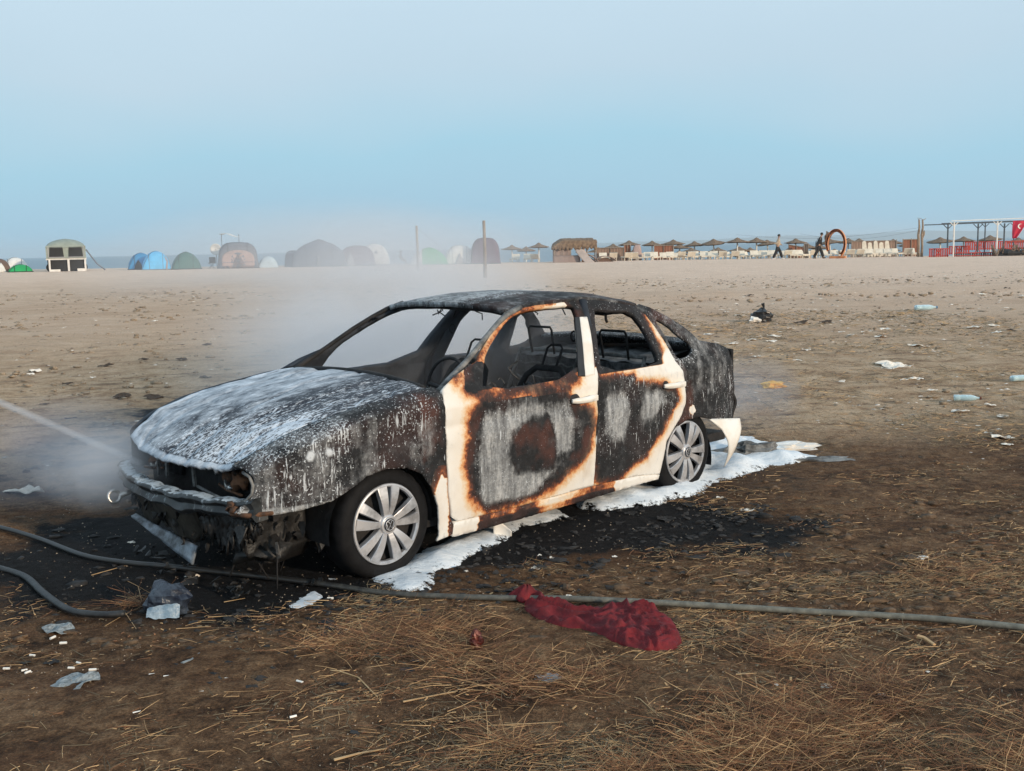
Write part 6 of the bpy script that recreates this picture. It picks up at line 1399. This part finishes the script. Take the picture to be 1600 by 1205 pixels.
# ---------------------------------------------------------------- smoke, steam and the water jet
def vol(name, c, sz, dens, label, col=(.93, .94, .98), nsc=.5, seed=0.0, soft=1.0, thr=.35, rot=(0, 0, 0), cat="smoke", st=(1, 1, 1), an=.2):
    bm = bmesh.new(); bmesh.ops.create_icosphere(bm, subdivisions=3, radius=1.0); me = bpy.data.meshes.new(name); bm.to_mesh(me); bm.free()
    o = bpy.data.objects.new(name, me); COL.objects.link(o); o.location = c; o.scale = sz; o.rotation_euler = rot
    m_ = bpy.data.materials.new(name + "_air"); m_.use_nodes = True; t = m_.node_tree; t.nodes.clear()
    out = t.nodes.new('ShaderNodeOutputMaterial'); pv = t.nodes.new('ShaderNodeVolumePrincipled'); t.links.new(pv.outputs[0], out.inputs['Volume'])
    pv.inputs['Color'].default_value = (*col, 1); pv.inputs['Anisotropy'].default_value = an
    tc_ = t.nodes.new('ShaderNodeTexCoord'); ln_ = t.nodes.new('ShaderNodeVectorMath'); ln_.operation = 'LENGTH'; t.links.new(tc_.outputs['Object'], ln_.inputs[0])
    fall = mth(t, 'POWER', mth(t, 'SUBTRACT', 1.0, ln_.outputs['Value'], clamp=True), soft)
    mp_ = t.nodes.new('ShaderNodeMapping'); mp_.inputs['Scale'].default_value = tuple(a * b for a, b in zip(sz, st)); mp_.inputs['Location'].default_value = (seed, seed * 2, 0); t.links.new(tc_.outputs['Object'], mp_.inputs[0])
    n_ = noise_n(t, nsc, 3, .55, mp_.outputs[0], .6); n_ = mth(t, 'MULTIPLY', mth(t, 'SUBTRACT', n_, thr, clamp=True), 3.2)
    t.links.new(mth(t, 'MULTIPLY', mth(t, 'MULTIPLY', fall, n_), dens), pv.inputs['Density'])
    me.materials.append(m_); return tag(o, label, cat, kind='stuff')
vol("smoke", (-1.25, 12.0, .55), (2.35, 3.4, 1.15), 1.7, "pale smoke drifting off behind the windscreen and bonnet", col=(.96, .96, .99), nsc=.55, soft=.9, thr=.36, rot=(0, 0, R(-15)))
vol("smoke", (-.7, 8.0, .85), (1.5, 1.5, .70), .75, "thin smoke hanging inside and behind the car cabin", nsc=.8, seed=4, soft=.8, thr=.3)
vol("smoke", (-6.5, 44, .9), (9.5, 20, 2.9), .11, "wide thin smoke veil drifting across the tents", nsc=.14, seed=9, soft=.9, thr=.3)
vol("smoke", (-3.0, 6.9, .34), (.75, .7, .40), 1.5, "bluish smoke low on the ground before the bonnet corner", (.55, .60, .72), 1.1, 2, .8, .28)
vol("smoke", (1.9, 8.7, .35), (.55, .5, .38), 1.6, "bluish smoke low behind the rear wheel", (.62, .68, .80), 1.3, 6, .8, .28)
# water jet: slender cone of spray reaching the nose
p1 = Vector((*c2w(-.66, -.50), .50)); p0 = Vector((-3.9, 6.9, .93))
vol('spray_mist', (*c2w(-.80, -.58), .50), (.42, .36, .26), 3.4, 'mist bursting where the jet strikes the nose', (.95, .96, 1), 3.0, 3, .8, .25, cat='mist')
L = (p0 - p1).length; mb = MB(); mb.tube([(0, 0, L * k / 10) for k in range(11)], [.020 + .010 * k / 10 for k in range(11)], 16)
jet = mb.build("water_jet"); jet.location = p1; jet.rotation_euler = (p0 - p1).to_track_quat('Z', 'Y').to_euler()
m_ = bpy.data.materials.new("spray"); m_.use_nodes = True; t = m_.node_tree; t.nodes.clear(); out = t.nodes.new('ShaderNodeOutputMaterial'); pv = t.nodes.new('ShaderNodeVolumePrincipled'); t.links.new(pv.outputs[0], out.inputs['Volume'])
pv.inputs['Color'].default_value = (.9, .9, .93, 1); co = coords(t, (1, 1, 0)); ln_ = t.nodes.new('ShaderNodeVectorMath'); ln_.operation = 'LENGTH'; t.links.new(co, ln_.inputs[0])
fall = mth(t, 'SUBTRACT', 1.0, mth(t, 'MULTIPLY', ln_.outputs['Value'], 34.0), clamp=True)
t.links.new(mth(t, 'MULTIPLY', mth(t, 'MULTIPLY', fall, noise_n(t, 12, 3, .6, coords(t, (1, 1, .15)))), 32.0), pv.inputs['Density'])
jet.data.materials.append(m_); tag(jet, "fine jet of water spraying onto the nose of the car from the left", "water jet", kind='stuff')

# ---- the air: even haze over beach and sea
mb = MB(); mb.box((0, 3500, 18), (12000, 7400, 60)); hb = mb.build("haze")
m_ = bpy.data.materials.new("sea_air"); m_.use_nodes = True; t = m_.node_tree; t.nodes.clear(); out = t.nodes.new('ShaderNodeOutputMaterial'); pv = t.nodes.new('ShaderNodeVolumePrincipled'); t.links.new(pv.outputs[0], out.inputs['Volume'])
pv.inputs['Color'].default_value = (.90, .96, 1, 1); pv.inputs['Density'].default_value = 0.00022; pv.inputs['Anisotropy'].default_value = .3
hb.data.materials.append(m_); tag(hb, "thin sea haze paling the far coast", "haze", kind='stuff')

# ---- labels by place where look-alikes differ in nothing else
ORD = ["first", "second", "third", "fourth", "fifth", "sixth", "seventh", "eighth", "ninth", "tenth", "eleventh", "twelfth", "thirteenth", "fourteenth", "fifteenth", "sixteenth", "seventeenth", "eighteenth", "nineteenth"]
TENS = {2: ("twentieth", "twenty"), 3: ("thirtieth", "thirty"), 4: ("fortieth", "forty"), 5: ("fiftieth", "fifty"), 6: ("sixtieth", "sixty")}
def ordinal(n):
    if n < 20: return ORD[n - 1]
    return TENS[n // 10][0] if n % 10 == 0 else TENS[n // 10][1] + " " + ORD[n % 10 - 1]
def by_place(group, fmt):
    L = [o for o in bpy.data.objects if o.parent is None and o.get('group') == group]
    def col(o):
        c = o.location if o.location.length > .01 else sum((Vector(v.co) for v in o.data.vertices), Vector()) / len(o.data.vertices)
        return c.x / max(c.y, .1)
    for k, o in enumerate(sorted(L, key=col)): o['label'] = fmt.format(ordinal(k + 1), ", roof tilted" if 'tilted' in o['label'] else "")
by_place("sun beds along the shore", "cream sun bed under the parasols, {} from the left")
by_place("thatched parasols along the shore", "thatched parasol on a white pole, {} from the left{}")
by_place("paper scraps strewn over the beach", "bleached paper scrap on the pale sand, {} from the left")
by_place("cigarette ends at lower left", "white cigarette end on the dark soil, {} from the left")
by_place("dark clods on the sand", "dark clod of soil on the pale sand, {} from the left")
by_place("dry stalks in the foreground", "pale dry stalk on the foreground soil, {} from the left")
by_place("white chips on the left hand sand", "tiny white chip on the smooth sand, {} from the left")
by_place("charred flakes around the car", "black charred flake on the ground, {} from the left")
by_place("pale scraps on the dark soil", "small pale scrap on the dark soil, {} from the left")
